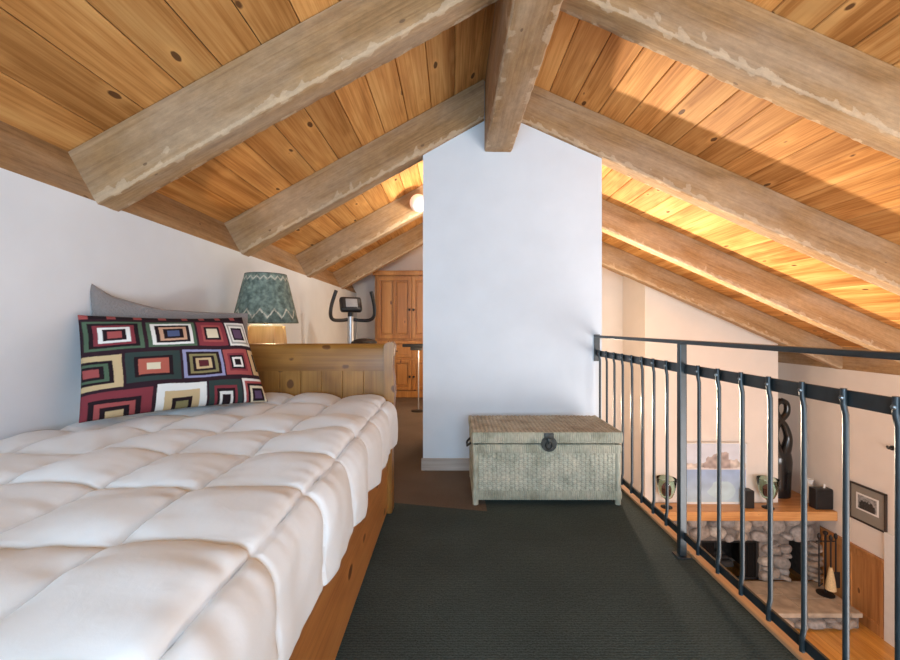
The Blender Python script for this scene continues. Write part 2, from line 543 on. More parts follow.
planks(XP, XR + .2, zcR, SR, 'ceiling_right', 1)
planks(XP, XL - .3, zcL, SL, 'ceiling_left', -1)
bm = BM()
prism(bm, [(XP, zcR(XP) + .024), (XR + .3, zcR(XR + .3) + .024), (XR + .3, zcR(XR + .3) + .15), (XP, zcR(XP) + .15)], 1, YB - .1, YF + .1)
prism(bm, [(XP, zcL(XP) + .026), (XP, zcL(XP) + .15), (XL - .3, zcL(XL - .3) + .15), (XL - .3, zcL(XL - .3) + .026)], 1, YB - .1, YF + .1)
struct(obj('roof_deck', bm, 'soot'))

def hewn(L, W, H, seed, x0=0.0, plumb=0.0):
    """rough beam in local axes: x along, y width 0..W, z 0..H ; wobbling edges"""
    bm = BM(); nl = max(2, int(L / .022)); 
    sec = []
    ny, nz = 4, 5
    wl = bm.verts.layers.float_color.new('wear')
    ys = [0, .014, W / 3, 2 * W / 3, W - .014]; zs = [0, .022, .05, H / 3, 2 * H / 3]
    for y in ys: sec.append((y, 0))
    for z in zs: sec.append((W, z))
    for i in range(ny): sec.append((W - i / ny * W, H))
    sec.append((0, H))
    for z in reversed(zs[1:]): sec.append((0, z))
    rings = []
    for i in range(nl + 1):
        x = x0 + L * i / nl
        ring = []
        for (y, z) in sec:
            edge = (min(y, W - y) < .001) and (z < .001)
            v = Vector((x * 1.0, y * 6, z * 6 + seed * 7.7))
            dz = noise.noise(v * 2.0) * .004 + noise.noise(v * 9.0) * .0018
            dy = noise.noise(v * 2.3 + Vector((9, 3, 1))) * .003
            yy, zz = y + dy, z + dz
            if edge:
                ch = .004 + .016 * max(0, noise.noise(Vector((x * 11, seed * 3.1 + y * 40, 2)))) + .006 * max(0, noise.noise(Vector((x * 40, seed * 5.1, 4))))
                zz += ch * 1.0; yy += ch * .9 * (1 if y < W / 2 else -1)
            vv = bm.verts.new((x + plumb * z * (1 - i / nl), yy, zz))
            wr = 1.0 if edge else 0.0
            if z in (0, .022, .05) and not edge and min(y, W - y) < .015 and not (z == 0 and min(y, W - y) > .02):
                wr = max(0, min(1, noise.noise(Vector((x * 17, seed * 2.3 + y * 30, z * 40))) * 2.6 + (.25 if z < .03 else -.6)))
            vv[wl] = (wr, wr, wr, 1)
            ring.append(vv)
        rings.append(ring)
    n = len(sec)
    for r0, r1 in zip(rings, rings[1:]):
        for k in range(n): bm.faces.new((r0[k], r0[(k + 1) % n], r1[(k + 1) % n], r1[k]))
    bm.faces.new(list(reversed(rings[0]))); bm.faces.new(rings[-1])
    return bm

aR, aL = math.atan(SR), math.atan(SL)
for i, y in enumerate(RAFT):
    # right rafter: local x runs down the slope
    hr = TR * math.cos(aR) - .004
    x0 = RX1 + .005
    bm = hewn((XR + .02 - x0) / math.cos(aR), RW, hr, i + 1, plumb=-SR)
    o = obj('ceiling_beam', bm, 'beam', None, True, angle=55)
    o.location = (x0, y, zbR(x0)); o.rotation_euler = (0, aR, 0)
    struct(o)
    hl = TL * math.cos(aL) - .004
    x0 = RX0 - .005
    bm = hewn((x0 - (XL - .005)) / math.cos(aL), RW, hl, i + 21, plumb=-SL)
    bmesh.ops.scale(bm, vec=(-1, 1, 1), verts=bm.verts[:])
    o = obj('ceiling_beam', bm, 'beam', None, True, angle=55)
    o.location = (x0, RAFTL[i], zbL(x0)); o.rotation_euler = (0, -aL, 0)
    struct(o)
# ridge beam
bm = hewn(COLY0 - .002 - YB, RX1 - RX0, zcL(RX0) - RZ - .01, 51)
for v in bm.verts:
    x, y, z = v.co; v.co = (RX0 + (RX1 - RX0) - y, YB + x, RZ + z)
struct(obj('ridge_beam', bm, 'beam_y', None, True, angle=55))
# plate boards closing the eaves
bm = BM()
c, s = math.cos(aL), math.sin(aL); p0 = (XL, 1.60 - .012); H = TL * c + .01
q = lambda d, e: (p0[0] - s * d - c * e, p0[1] + c * d - s * e)
prism(bm, [q(0, 0), q(H, 0), q(H, .03), q(0, .03)], 1, YB, YF)
struct(obj('trim_2', bm, 'beam_y'))
bm = BM(); box(bm, (XR - .004, YB, .488), (XR + .05, YF, zcR(XR) + .01)); struct(obj('trim_3', bm, 'beam_y'))

# wainscot on the right wall of the living room
bm = BM(); WZ = -1.75
box(bm, (XR - .012, 5.15, ZLOW), (XR, YF, WZ - .03))
for y0 in (5.16, 5.58, 6.0, 6.42):
    box(bm, (XR - .024, y0, ZLOW + .12), (XR - .012, y0 + .05, WZ - .09))
box(bm, (XR - .026, 5.15, WZ - .11), (XR - .012, YF, WZ - .03), .004)
box(bm, (XR - .026, 5.15, ZLOW), (XR - .012, YF, ZLOW + .14), .004)
box(bm, (XR - .045, 5.15, WZ - .03), (XR, YF, WZ), .006)
struct(obj('trim_4', bm, 'wainscot'))
bm = BM(); box(bm, (XR - .03, 4.95, ZLOW), (XR, 5.148, -1.40), .004); struct(obj('trim_5', bm, 'white'))

# ------------------------------------------------------------------ daybed
BX0, BX1, BY0, BY1 = XL + .02, -.362, .22, 2.46
bed = thing('daybed', 'knotty pine daybed with honey wood headboard standing along the white left wall', 'bed', ((BX0 + BX1) / 2, (BY0 + BY1) / 2, 0))
bm = BM(); box(bm, (BX1 - .032, BY0 + .04, .015), (BX1, BY1 - .03, .475), .006); obj('side_board', bm, 'bedwood', bed)
bm = BM(); box(bm, (BX0, BY0 + .04, .015), (BX0 + .03, BY1 - .03, .475), .006); obj('side_board', bm, 'bedwood', bed)
bm = BM(); box(bm, (BX0, BY0, .015), (BX1, BY0 + .04, .475), .006); obj('foot_board', bm, 'bedwood_x', bed)
bm = BM(); box(bm, (BX0 + .03, BY0 + .05, .28), (BX1 - .035, BY1 - .05, .32)); obj('bed_slats', bm, 'bedwood_x', bed)
bm = BM(); box(bm, (BX0 + .035, BY0 + .045, .325), (BX1 - .04, BY1 - .06, .60), .04, 4); obj('mattress', bm, 'mattress', bed, True)
# headboard: broad top board with rounded crest, recessed planks below, shaped post at the open side
bm = BM()
prof = [(2.435, .80), (2.435, .925), (2.443, .945), (2.458, .955), (2.478, .955), (2.492, .945), (2.50, .92), (2.50, .80)]
prism(bm, prof, 0, BX0 + .05, BX1 - .022)
obj('headboard_rail', bm, 'bedwood_x', bed, True)
bm = BM(); n = 9; xa, xb = BX0 + .05, BX1 - .022
for k in range(n):
    box(bm, (xa + (xb - xa) * k / n, 2.452, .10), (xa + (xb - xa) * (k + 1) / n - .0015, 2.476, .802), .002, 1)
obj('headboard_panel', bm, 'bedwood_z', bed)
def post(xin, sgn):
    ctrl = [(0, .0), (.046, .0), (.046, .35), (.050, .55), (.060, .68), (.055, .76), (.046, .82), (.049, .88), (.060, .925), (.060, .955), (.045, .968), (.02, .962), (0, .95)]
    bm = BM(); prism(bm, [(xin + sgn * a, z) for a, z in ctrl], 1, 2.415, 2.51)
    bmesh.ops.bevel(bm, geom=bm.edges[:], offset=.004, segments=2, affect='EDGES', clamp_overlap=True)
    return obj('post', bm, 'bedwood_z', bed, True)
post(BX1 - .022, 1); post(BX0 + .05, -1)

# duvet with stitched boxes
def duvet():
    sx, sy = .25, .28
    S0 = 0.0
    xw, xe, zt = XL + .025, -.405, .645
    flat_len = xe - xw
    R = .075; hem = .15
    arc = R * PI / 2
    # path point for arclength s measured from the wall
    def path(s):
        if s < flat_len:
            return Vector((xw + s, 0, zt)), Vector((0, 0, 1))
        s2 = s - flat_len
        if s2 < arc:
            a = s2 / R
            return Vector((xe + R * math.sin(a), 0, zt - R + R * math.cos(a))), Vector((math.sin(a), 0, math.cos(a)))
        s3 = s2 - arc
        return Vector((xe + R + s3 * .06, 0, zt - R - s3)), Vector((1, 0, .06)).normalized()
    Y0, Y1 = .25, 2.43
    total = flat_len + arc + hem
    seam_s0 = flat_len + R * .55            # the seam along the mattress edge
    ns, nv = 260, 380
    bm = BM(); V = []
    for i in range(ns + 1):
        row = []
        for j in range(nv + 1):
            s = total * i / ns; y = Y0 + (Y1 - Y0) * j / nv
            # wavering seams
            wy = y + .018 * noise.noise(Vector((s * 3.1, y * 2, 5)))
            ws = s + .014 * noise.noise(Vector((s * 2, y * 3.1, 9)))
            ss = (ws - seam_s0) / sx; yy = (wy - .49) / sy
            if ss > 0: ss = min(.999, ss * sx / (total - seam_s0 + .03))
            fu = ss - math.floor(ss); fv = yy - math.floor(yy)
            ci, cj = math.floor(ss), math.floor(yy)
            bu = 4 * fu * (1 - fu); bv = 4 * fv * (1 - fv)
            rnd = noise.noise(Vector((ci * 3.7, cj * 5.3, 1.3)))
            amp = .040 * (1 + .3 * rnd)
            if ss > 0: amp *= .75
            puff = amp * (bu ** .33) * (bv ** .33)
            # gathers that radiate from the seams
            du = min(fu, 1 - fu); dv = min(fv, 1 - fv)
            g1 = math.exp(-du * 7) * noise.noise(Vector((y * 26, ci * 4.0, .4))) * .007
            g2 = math.exp(-dv * 7) * noise.noise(Vector((s * 26, cj * 4.0, 7.4))) * .007
            wv = noise.noise(Vector((s * 5, y * 5, 2.0))) * .013 + noise.noise(Vector((s * 13 + y * 4, y * 11, 3.0))) * .0035
            pinch = min(1, (bu * bv) * 6)
            d = puff + (g1 + g2) * (1 - math.exp(-min(du, dv) * 30)) + wv * (.25 + .75 * pinch)
            gd = min(du * sx, dv * sy)
            if gd < .007: d -= .006 * (1 - gd / .007)
            end = min((Y1 - y), (y - Y0)) / .06
            if end < 1: d *= math.sqrt(max(0, end * (2 - end)))
            if s < .03: d *= s / .03
            p, nrm = path(s)
            p.y = y
            if s > flat_len + arc * .7:      # hem swings a little
                k = (s - flat_len - arc * .7) / (total - flat_len - arc * .7)
                p.z += k * .022 * noise.noise(Vector((y * 5, 1, 1))) + k * .004 * math.cos(2 * PI * yy)
                p.x += k * .012 * noise.noise(Vector((y * 6, 4, 1)))
            end2 = min(1, (Y1 - y) / .05)
            p.z -= (1 - end2) * .03
            row.append(bm.verts.new(p + nrm * d))
        V.append(row)
    for i in range(ns):
        for j in range(nv):
            bm.faces.new((V[i][j], V[i + 1][j], V[i + 1][j + 1], V[i][j + 1]))
    o = obj('duvet', bm, 'duvet', None, True, angle=80)
    md = o.modifiers.new('thick', 'SOLIDIFY'); md.thickness = .012; md.offset = -1
    return o
tag(duvet(), 'cream white quilted down duvet spread over the pine daybed', 'duvet')

# pillows
PE = Vector((.737, .676, 0)).normalized(); PNB = Vector((-.676, .737, 0)).normalized()
def pillow_mesh(origin, W, H, T, lean, nu, nv, topfn=None, seed=0, roll=0.0, shear=0.0):
    up = Vector((0, 0, 1)) * math.cos(lean) + PNB * math.sin(lean)
    nr = (-PNB) * math.cos(lean) + Vector((0, 0, 1)) * math.sin(lean)
    bm = BM(); uv = []
    grids = []
    for side in (1, -1):
        G = []
        for i in range(nu + 1):
            row = []
            for j in range(nv + 1):
                u, v = i / nu, j / nv
                edge = (i in (0, nu)) or (j in (0, nv))
                if side == -1 and edge:
                    row.append(grids[0][i][j]); continue
                cu, cv = 2 * u - 1, 2 * v - 1
                th = T * ((max(0, 1 - abs(cu) ** 2.6)) ** .55) * ((max(0, 1 - abs(cv) ** 2.6)) ** .55)
                wob = noise.noise(Vector((u * 4 + seed, v * 3, 1 + side))) * .012 + noise.noise(Vector((u * 9 + seed, v * 7, 4 + side))) * .004
                pu = u - .5; pv = v
                pu -= .012 * cu * (1 - cv * cv) ; pu -= shear * max(0, pu) * pv; pv -= .06 * cv * (1 - cu * cu) * .5
                hh = H
                z = pv * hh + (topfn(u) * pv if topfn else 0)
                z -= .012 * (1 - pv) * math.cos(u * PI) * 0
                d = side * th + (wob * (th / T) if th > 0 else 0) + .05 * pv * (1 - pv) * 0
                p = Vector(origin) + PE * (pu * W) + up * z + nr * d + Vector((0, 0, 1)) * (roll * pu)
                vert = bm.verts.new(p); row.append(vert); uv.append((u, v, side))
            G.append(row)
        grids.append(G)
    for side, G in zip((1, -1), grids):
        for i in range(nu):
            for j in range(nv):
                f = (G[i][j], G[i + 1][j], G[i + 1][j + 1], G[i][j + 1])
                bm.faces.new(f if side == 1 else tuple(reversed(f)))
    return bm, uv
C_ = {k: (lambda c: tuple((x * .74 + .26 * sum(c) / 3) for x in c))(s2l(*v)) for k, v in dict(bg=(52, 28, 38), green=(78, 104, 76), red=(172, 62, 58), crim=(138, 34, 48), white=(226, 222, 214),
      tan=(205, 170, 110), cream=(222, 205, 165), blue=(70, 85, 130), purple=(95, 65, 100), orange=(186, 78, 50), dkg=(48, 66, 62),
      lilac=(140, 140, 185), olive=(140, 128, 72), dark=(40, 24, 30), grey=(160, 160, 150), peach=(205, 150, 110), maroon=(96, 26, 36)).items()}
CELLS = [  # u0,u1,v0,v1 (v from the top), colours from outside in
    (.015, .285, .075, .375, ['green', 'dark', 'crim', 'white', 'dark', 'red']),
    (.305, .575, .080, .370, ['green', 'white', 'dark', 'peach', 'dark', 'blue']),
    (.590, .795, .080, .370, ['crim', 'crim', 'red', 'dark', 'cream', 'cream']),
    (.810, .985, .085, .375, ['white', 'grey', 'white', 'dark', 'purple', 'purple']),
    (-.10, .180, .420, .745, ['tan', 'tan', 'dark', 'green', 'dark', 'red']),
    (.195, .465, .415, .720, ['dkg', 'dkg', 'dark', 'orange', 'orange', 'cream']),
    (.480, .735, .410, .710, ['lilac', 'dark', 'olive', 'dark', 'tan', 'maroon']),
    (.745, .930, .415, .705, ['red', 'red', 'crim', 'dark', 'white', 'dark']),
    (.940, 1.15, .420, .700, ['tan', 'tan', 'dark', 'olive', 'dark', 'red']),
    (-.02, .320, .775, 1.22, ['crim', 'crim', 'dark', 'red', 'dark', 'tan']),
    (.340, .610, .760, 1.22, ['white', 'white', 'tan', 'tan', 'dark', 'olive']),
    (.625, .830, .755, 1.15, ['dkg', 'dkg', 'crim', 'dark', 'white', 'dark']),
    (.840, 1.04, .745, 1.10, ['white', 'red', 'dark', 'cream', 'dark', 'purple']),
]
def pillow_col(u, v):
    w = 1 - v
    uu = u + .007 * noise.noise(Vector((u * 5, w * 5, 3))); ww = w + .012 * noise.noise(Vector((u * 5, w * 5, 8)))
    for k, (u0, u1, v0, v1, cs) in enumerate(CELLS):
        if u0 < uu < u1 and v0 < ww < v1:
            a = 1 - abs((uu - (u0 + u1) / 2) / ((u1 - u0) / 2)); b = 1 - abs((ww - (v0 + v1) / 2) / ((v1 - v0) / 2))
            t = min(a, b)
            return C_[cs[min(5, int(t * 6.6))]]
    if w < .05: return C_['dark'] if int(u * 24) % 3 else C_['red']
    return C_['bg']
A = Vector((-1.40, 1.65, 0)); B = Vector((-.92, 2.09, 0)); mid = (A + B) / 2
bm, uv = pillow_mesh((mid.x, mid.y, .685), .70, .43, .095, math.radians(16), 340, 220, seed=3, shear=.24)
o = obj('throw_pillow', bm, 'pillow', None, True, angle=89)
def pillow_aa(i, co):
    u, v, sd = uv[i]
    if sd < 0: return pillow_col(u, v)
    cs = [pillow_col(u + a * .0011, v + b * .0017) for a in (-.6, .6) for b in (-.6, .6)]
    return tuple(sum(c[k] for c in cs) / 4 for k in range(3))
set_col(o, pillow_aa)
tag(o, 'patterned throw pillow with rows of nested red, green and white squares on the duvet', 'pillow')
def gtop(u): return .050 * max(0, 1 - u / .40) ** 1.1 + .03 * max(0, 1 - u / .12) - .01 * u
g0 = mid + PNB * .135 + PE * .005
bm, uv2 = pillow_mesh((g0.x, g0.y, .70), .63, .452, .055, math.radians(9), 60, 40, topfn=gtop, seed=11, roll=-.03)
o = obj('bed_pillow', bm, 'grey_fabric', None, True, angle=89)
tag(o, 'plain grey pillow with pointed corner leaning on the wall behind the patterned pillow', 'pillow')

# ------------------------------------------------------------------ nightstand and lamp
LX, LY = -1.22, 2.82
ns_ = thing('nightstand', 'small pine nightstand under the table lamp behind the headboard', 'nightstand', (LX, LY, 0))
bm = BM(); box(bm, (LX - .24, LY - .2, .76), (LX + .24, LY + .2, .79), .006); obj('table_top', bm, 'bedwood_x', ns_)
bm = BM(); box(bm, (LX - .21, LY - .17, .45), (LX + .21, LY + .17, .76), .004); obj('drawer_case', bm, 'bedwood_z', ns_)
for sx in (-1, 1):
    for sy in (-1, 1):
        bm = BM(); box(bm, (LX + sx * .19 - .02, LY + sy * .15 - .02, 0), (LX + sx * .19 + .02, LY + sy * .15 + .02, .45), .003); obj('leg', bm, 'bedwood_z', ns_)
lamp = thing('table_lamp', 'lit table lamp with mottled teal zigzag shade on square amber base', 'lamp', (LX, LY, .79))
bm = BM()
def frustum(bm, c, z0, z1, a0, a1):
    v0 = [bm.verts.new((c[0] + sx * a0, c[1] + sy * a0, z0)) for sx, sy in ((-1, -1), (1, -1), (1, 1), (-1, 1))]
    v1 = [bm.verts.new((c[0] + sx * a1, c[1] + sy * a1, z1)) for sx, sy in ((-1, -1), (1, -1), (1, 1), (-1, 1))]
    bm.faces.new(v0[::-1]); bm.faces.new(v1)
    for k in range(4): bm.faces.new((v0[k], v0[(k + 1) % 4], v1[(k + 1) % 4], v1[k]))
frustum(bm, (LX, LY), .79, .815, .11, .11); frustum(bm, (LX, LY), .815, 1.055, .098, .080)
ba = obj('lamp_base', bm, 'lampwood', lamp)
for rz in range(4):     # raised corner frames on the base
    bm = BM(); c = math.cos(rz * PI / 2); s = math.sin(rz * PI / 2)
    a0, a1 = .101, .083
    tube(bm, [(LX + c * a0 - s * a0, LY + s * a0 + c * a0, .815), (LX + c * a1 - s * a1, LY + s * a1 + c * a1, 1.055)], .012, 6)
    obj('base_edge', bm, 'lampwood', ba)
bm = BM(); box(bm, (LX - .075, LY - .075, 1.056), (LX + .075, LY + .075, 1.066), .002); obj('base_cap', bm, 'white', ba)
bm = BM(); tube(bm, [(LX, LY, 1.066), (LX, LY, 1.16)], .012, 10); obj('socket', bm, 'latch', lamp)
bm = BM(); lathe(bm, [(.012, 0), (.028, .03), (.032, .045), (.022, .065), (.005, .075)], (LX, LY, 1.16), 16); obj('bulb', bm, 'bulb', lamp, True)
bm = BM(); seg = 240; nz = 44; z0, z1, r0, r1 = 1.075, 1.395, .203, .128
uvs = []; rings = []
for i in range(nz + 1):
    t = i / nz; r = r0 + (r1 - r0) * t
    rings.append([bm.verts.new((LX + r * math.cos(2 * PI * k / seg), LY + r * math.sin(2 * PI * k / seg), z0 + (z1 - z0) * t)) for k in range(seg)])
    uvs += [(k / seg, t) for k in range(seg)]
for a, b in zip(rings, rings[1:]):
    for k in range(seg): bm.faces.new((a[k], a[(k + 1) % seg], b[(k + 1) % seg], b[k]))
o = obj('lamp_shade', bm, 'shade', lamp, True)
teal, pale, deep = s2l(124, 140, 128), s2l(190, 186, 168), s2l(72, 86, 82)
def shade_col(i, co):
    a, t = uvs[i]
    z = abs(((a * 14) % 1) * 2 - 1)
    if abs(t - (.10 + .17 * z)) < .020 and (int(a * 300) % 2 or True): return pale
    z2 = abs(((a * 20) % 1) * 2 - 1)
    if abs(t - (.86 + .07 * z2)) < .016: return pale
    if t < .02 or t > .98: return deep
    n = noise.noise(Vector((a * 40, t * 8, 2))) * .5 + .5
    if t < .08 + .17 * z: n = min(1, n * .6)
    return tuple(deep[k] + (teal[k] - deep[k]) * min(1, n * 1.3) for k in range(3))
set_col(o, shade_col)
md = o.modifiers.new('thick', 'SOLIDIFY'); md.thickness = .003; md.offset = -1

# ------------------------------------------------------------------ wicker trunk
CX0, CX1, CY0, CY1 = .124, 1.000, 2.535, 3.03
trunk = thing('wicker_trunk', 'grey green wicker trunk with bronze latch standing in front of the white column', 'trunk', ((CX0 + CX1) / 2, (CY0 + CY1) / 2, 0))
def weave(bm, o, eu, ev, nrm, W, H, pu, pv, amp, res=5):
    """woven sheet: strands along u pass over and under stakes along v"""
    nu = max(4, int(round(W / pu)) * res); nv = max(4, int(round(H / pv)) * 4)
    cu = W / round(W / pu); cv = H / round(H / pv)
    o, eu, ev, nrm = Vector(o), Vector(eu), Vector(ev), Vector(nrm)
    cl = bm.verts.layers.float_color.get('Col') or bm.verts.layers.float_color.new('Col')
    G = []
    for i in range(nu + 1):
        row = []
        for j in range(nv + 1):
            u, v = W * i / nu, H * j / nv
            r = min(int(v / cv), int(round(H / pv)) - 1)
            prof = math.sin(PI * ((v / cv) % 1.0)) if j % 4 else 0
            d = amp * (1.5 * abs(math.sin(PI * u / cu)) ** .5 - 1.5 + (math.cos(PI * u / cu) * (1 if r % 2 else -1) * .45 + .3) * prof)
            d += amp * .25 * noise.noise(Vector((u * 30, v * 30, 1)))
            vv = bm.verts.new(o + eu * u + ev * v + nrm * d)
            g = min(1, abs(math.sin(PI * u / cu)) ** .5 + .05); k = .42 + .58 * g * (.55 + .45 * prof)  # crevice shade put into the colour: darker between canes, lighter on crests
            k *= 1 + .18 * noise.noise(Vector((math.floor(u / cu + .01) * 3.1, r * .9, 2)))
            vv[cl] = (k, k, k, 1); row.append(vv)
        G.append(row)
    for i in range(nu):
        for j in range(nv): bm.faces.new((G[i][j], G[i + 1][j], G[i + 1][j + 1], G[i][j + 1]))
def wrap(bm, o, eu, ev, nrm, W, H, pu, amp):
    """band of upright wrapped canes"""
    nu = int(round(W / pu)) * 5; n = round(W / pu)
    o, eu, ev, nrm = Vector(o), Vector(eu), Vector(ev), Vector(nrm)
    G = []
    for i in range(nu + 1):
        row = []
        for j in range(7):
            u, v = W * i / nu, H * j / 6
            sk = .25 * pu * (v / H - .5) * noise.noise(Vector((math.floor(u / pu) * 1.7, 3, 1)))
            d = amp * abs(math.sin(PI * u * n / W)) ** .6 + (amp * .8) * math.sin(PI * j / 6) ** .5 - amp
            row.append(bm.verts.new(o + eu * (u + sk) + ev * v + nrm * d))
        G.append(row)
    for i in range(nu):
        for j in range(6): bm.faces.new((G[i][j], G[i + 1][j], G[i + 1][j + 1], G[i][j + 1]))
ZB0, ZB1, ZL0, ZL1 = .03, .355, .366, .430
W, D = CX1 - CX0, CY1 - CY0
X_, Y_, Z_ = (1, 0, 0), (0, 1, 0), (0, 0, 1); NX, NY = (-1, 0, 0), (0, -1, 0)
bm = BM()
box(bm, (CX0 + .012, CY0 + .012, ZB0), (CX1 - .012, CY1 - .012, ZB1))
e = .008
weave(bm, (CX0 + .03, CY0 + e, ZB0 + .05), X_, Z_, NY, W - .06, .225, .026, .0125, .006, 6)
weave(bm, (CX0 + e, CY1 - .03, ZB0 + .05), NY, Z_, NX, D - .06, .225, .026, .0125, .006, 6)
weave(bm, (CX1 - e, CY0 + .03, ZB0 + .05), Y_, Z_, X_, D - .06, .225, .026, .0125, .006, 6)
body = obj('trunk_body', bm, 'wicker_weave', trunk, True, angle=80)
bm = BM()
for z0, h in ((ZB0, .052), (ZB1 - .05, .05)):
    wrap(bm, (CX0, CY0, z0), X_, Z_, NY, W, h, .0125, .005)
    wrap(bm, (CX0, CY1, z0), NY, Z_, NX, D, h, .0125, .005)
    wrap(bm, (CX1, CY0, z0), Y_, Z_, X_, D, h, .0125, .005)
obj('trunk_border', bm, 'wicker', trunk, True, angle=80)
for sx in (CX0 + .016, CX1 - .016):
    for sy in (CY0 + .016, CY1 - .016):
        bm = BM(); tube(bm, [(sx, sy, 0), (sx, sy, ZB1)], .018, 10); obj('corner_post', bm, 'wicker', trunk, True)
bm = BM()
box(bm, (CX0 - .002, CY0 - .002, ZL0), (CX1 + .002, CY1 + .002, ZL1 - .006), .004)
wrap(bm, (CX0 - .004, CY0 - .006, ZL0), X_, Z_, NY, W + .008, ZL1 - ZL0, .0125, .005)
wrap(bm, (CX0 - .006, CY1, ZL0), NY, Z_, NX, D, ZL1 - ZL0, .0125, .005)
wrap(bm, (CX1 + .006, CY0, ZL0), Y_, Z_, X_, D, ZL1 - ZL0, .0125, .005)
lid = obj('trunk_lid', bm, 'wicker', trunk, True, angle=80)
bm = BM(); weave(bm, (CX0 - .004, CY0 - .006, ZL1 - .002), X_, Y_, Z_, W + .008, D, .026, .0125, .005, 6); obj('lid_top', bm, 'wicker_top', lid, True, angle=80)
# latch
lc = at(549, 443, CY0 - .012)
bm = BM(); seg = 20
tube(bm, [(lc.x, CY0 - .007, lc.z - .005), (lc.x, CY0 - .016, lc.z - .005)], .046, 24)
box(bm, (lc.x - .028, CY0 - .018, lc.z + .02), (lc.x + .028, CY0 - .008, lc.z + .058), .004)
lt = obj('latch_plate', bm, 'latch', trunk, True)
bm = BM(); tube(bm, [Vector((lc.x + .018 * math.cos(t), CY0 - .022, lc.z - .012 + .024 * math.sin(t))) for t in [k * PI * 2 / 16 for k in range(17)]], .004, 8, False)
box(bm, (lc.x - .009, CY0 - .03, lc.z - .004), (lc.x + .009, CY0 - .018, lc.z + .03), .003); obj('hasp', bm, 'latch', lt, True)
bm = BM(); hx = CX0 - .012; hz = .32
tube(bm, smooth_path([(hx + .012, 2.72, hz), (hx - .012, 2.735, hz - .02), (hx - .014, 2.78, hz - .035), (hx - .012, 2.825, hz - .02), (hx + .012, 2.84, hz)]), .007, 8); obj('side_handle', bm, 'latch', trunk, True)

# ------------------------------------------------------------------ railing
RXX = 1.062
rail = thing('metal_railing', 'black steel balustrade with upright bars along the open loft edge', 'railing', (RXX, 2.0, 0))
YS, YE = .35, COLY0 - .012
bm = BM(); box(bm, (RXX - .022, YS, .972), (RXX + .022, YE, .990), .004); obj('top_rail', bm, 'black_metal', rail)
bm = BM(); box(bm, (RXX - .005, YS, .838), (RXX + .005, YE, .881), .002); obj('upper_bar', bm, 'black_metal', rail)
bm = BM(); box(bm, (RXX - .005, YS, .078), (RXX + .005, YE, .112), .002); obj('lower_bar', bm, 'black_metal', rail)
PYY = 1.972
for py_ in (PYY, YS + .02):
    bm = BM(); box(bm, (RXX - .024, py_ - .015, .006), (RXX + .008, py_ + .015, .973), .004); p = obj('post', bm, 'black_metal', rail)
    bm = BM(); box(bm, (RXX - .04, py_ - .03, 0), (RXX + .025, py_ + .03, .006), .002); obj('base_plate', bm, 'black_metal', p)
bm = BM(); box(bm, (RXX - .022, YE, .80), (RXX + .02, YE + .011, .995), .002); obj('wall_plate', bm, 'black_metal', rail)
bm = BM(); box(bm, (RXX - .022, YE, .06), (RXX + .02, YE + .011, .13), .002); obj('wall_plate', bm, 'black_metal', rail)
def bal_bm(y):
    bm = BM(); r = .0075
    xs = RXX - .013
    ctrl = [(xs, y, .886), (xs, y, .86), (xs, y, .842), (xs + .001, y - .001, .832), (xs + .004, y - .002, .815), (xs + .0045, y - .002, .79), (xs + .0045, y - .002, .45),
            (xs + .0045, y - .002, .165), (xs + .004, y - .002, .145), (xs + .001, y - .001, .128), (xs, y, .118), (xs, y, .098), (xs, y, .078)]
    tube(bm, ctrl, r, 10)
    return bm
bal_y = [1.0155 + .1365 * k for k in range(15, -5, -1)]
bal_y = [y for y in bal_y if abs(y - PYY) > .05 and y > YS + .06]
for y in bal_y:
    b = obj('baluster', bal_bm(y), 'black_metal', rail, True, angle=60)
    bm = BM(); bmesh.ops.create_uvsphere(bm, u_segments=8, v_segments=6, radius=.0065, matrix=Matrix.Translation((RXX - .019, y, .861)))
    obj('bolt', bm, 'bolt', b, True)

# ------------------------------------------------------------------ hall: globe lamp, bike, armoire, stand
gp = at(418.5, 203, 4.405)
gl = thing('globe_lamp', 'white opal globe lamp mounted on the hall ceiling beam beside the column', 'lamp', (gp.x, gp.y, gp.z))
bm = BM(); bmesh.ops.create_uvsphere(bm, u_segments=24, v_segments=16, radius=.09, matrix=Matrix.Translation(gp)); obj('globe', bm, 'globe', gl, True)
bm = BM(); tube(bm, [(gp.x, gp.y + .075, gp.z), (gp.x, RAFTL[3] - .022, gp.z)], .028, 14); tube(bm, [(gp.x, RAFTL[3] - .022, gp.z), (gp.x, RAFTL[3] - .001, gp.z)], .055, 20); obj('mount', bm, 'white', gl, True)

# exercise bike, turned a little; built in its own axes (y forward away from the camera, rider near)
bike = thing('exercise_bike', 'black and silver exercise bike by the white wall beyond the lamp', 'exercise bike', (-1.01, 4.42, 0), math.radians(26))
def L(name, bm, mat, par, sm=True, **k): return obj(name, bm, mat, par, sm, local=True, **k)
bm = BM(); box(bm, (-.24, .36, .02), (.24, .42, .08), .02); L('front_foot', bm, 'black_plastic', bike)
bm = BM(); box(bm, (-.24, -.60, .02), (.24, -.54, .08), .02); L('rear_foot', bm, 'black_plastic', bike)
bm = BM(); tube(bm, smooth_path([(0, -.57, .07), (0, -.2, .13), (0, .1, .2), (0, .39, .07)]), .03, 10); L('main_frame', bm, 'grey_plastic', bike)
bm = BM(); tube(bm, [(-.06, .08, .36), (.06, .08, .36)], .24, 32); L('flywheel_housing', bm, 'black_plastic', bike)
bm = BM(); tube(bm, [(0, .14, .42), (0, .15, 1.16)], .033, 14); hp = L('handlebar_post', bm, 'silver', bike)
bm = BM(); tube(bm, [(0, -.30, .25), (0, -.36, .84)], .026, 12); L('seat_post', bm, 'silver', bike)
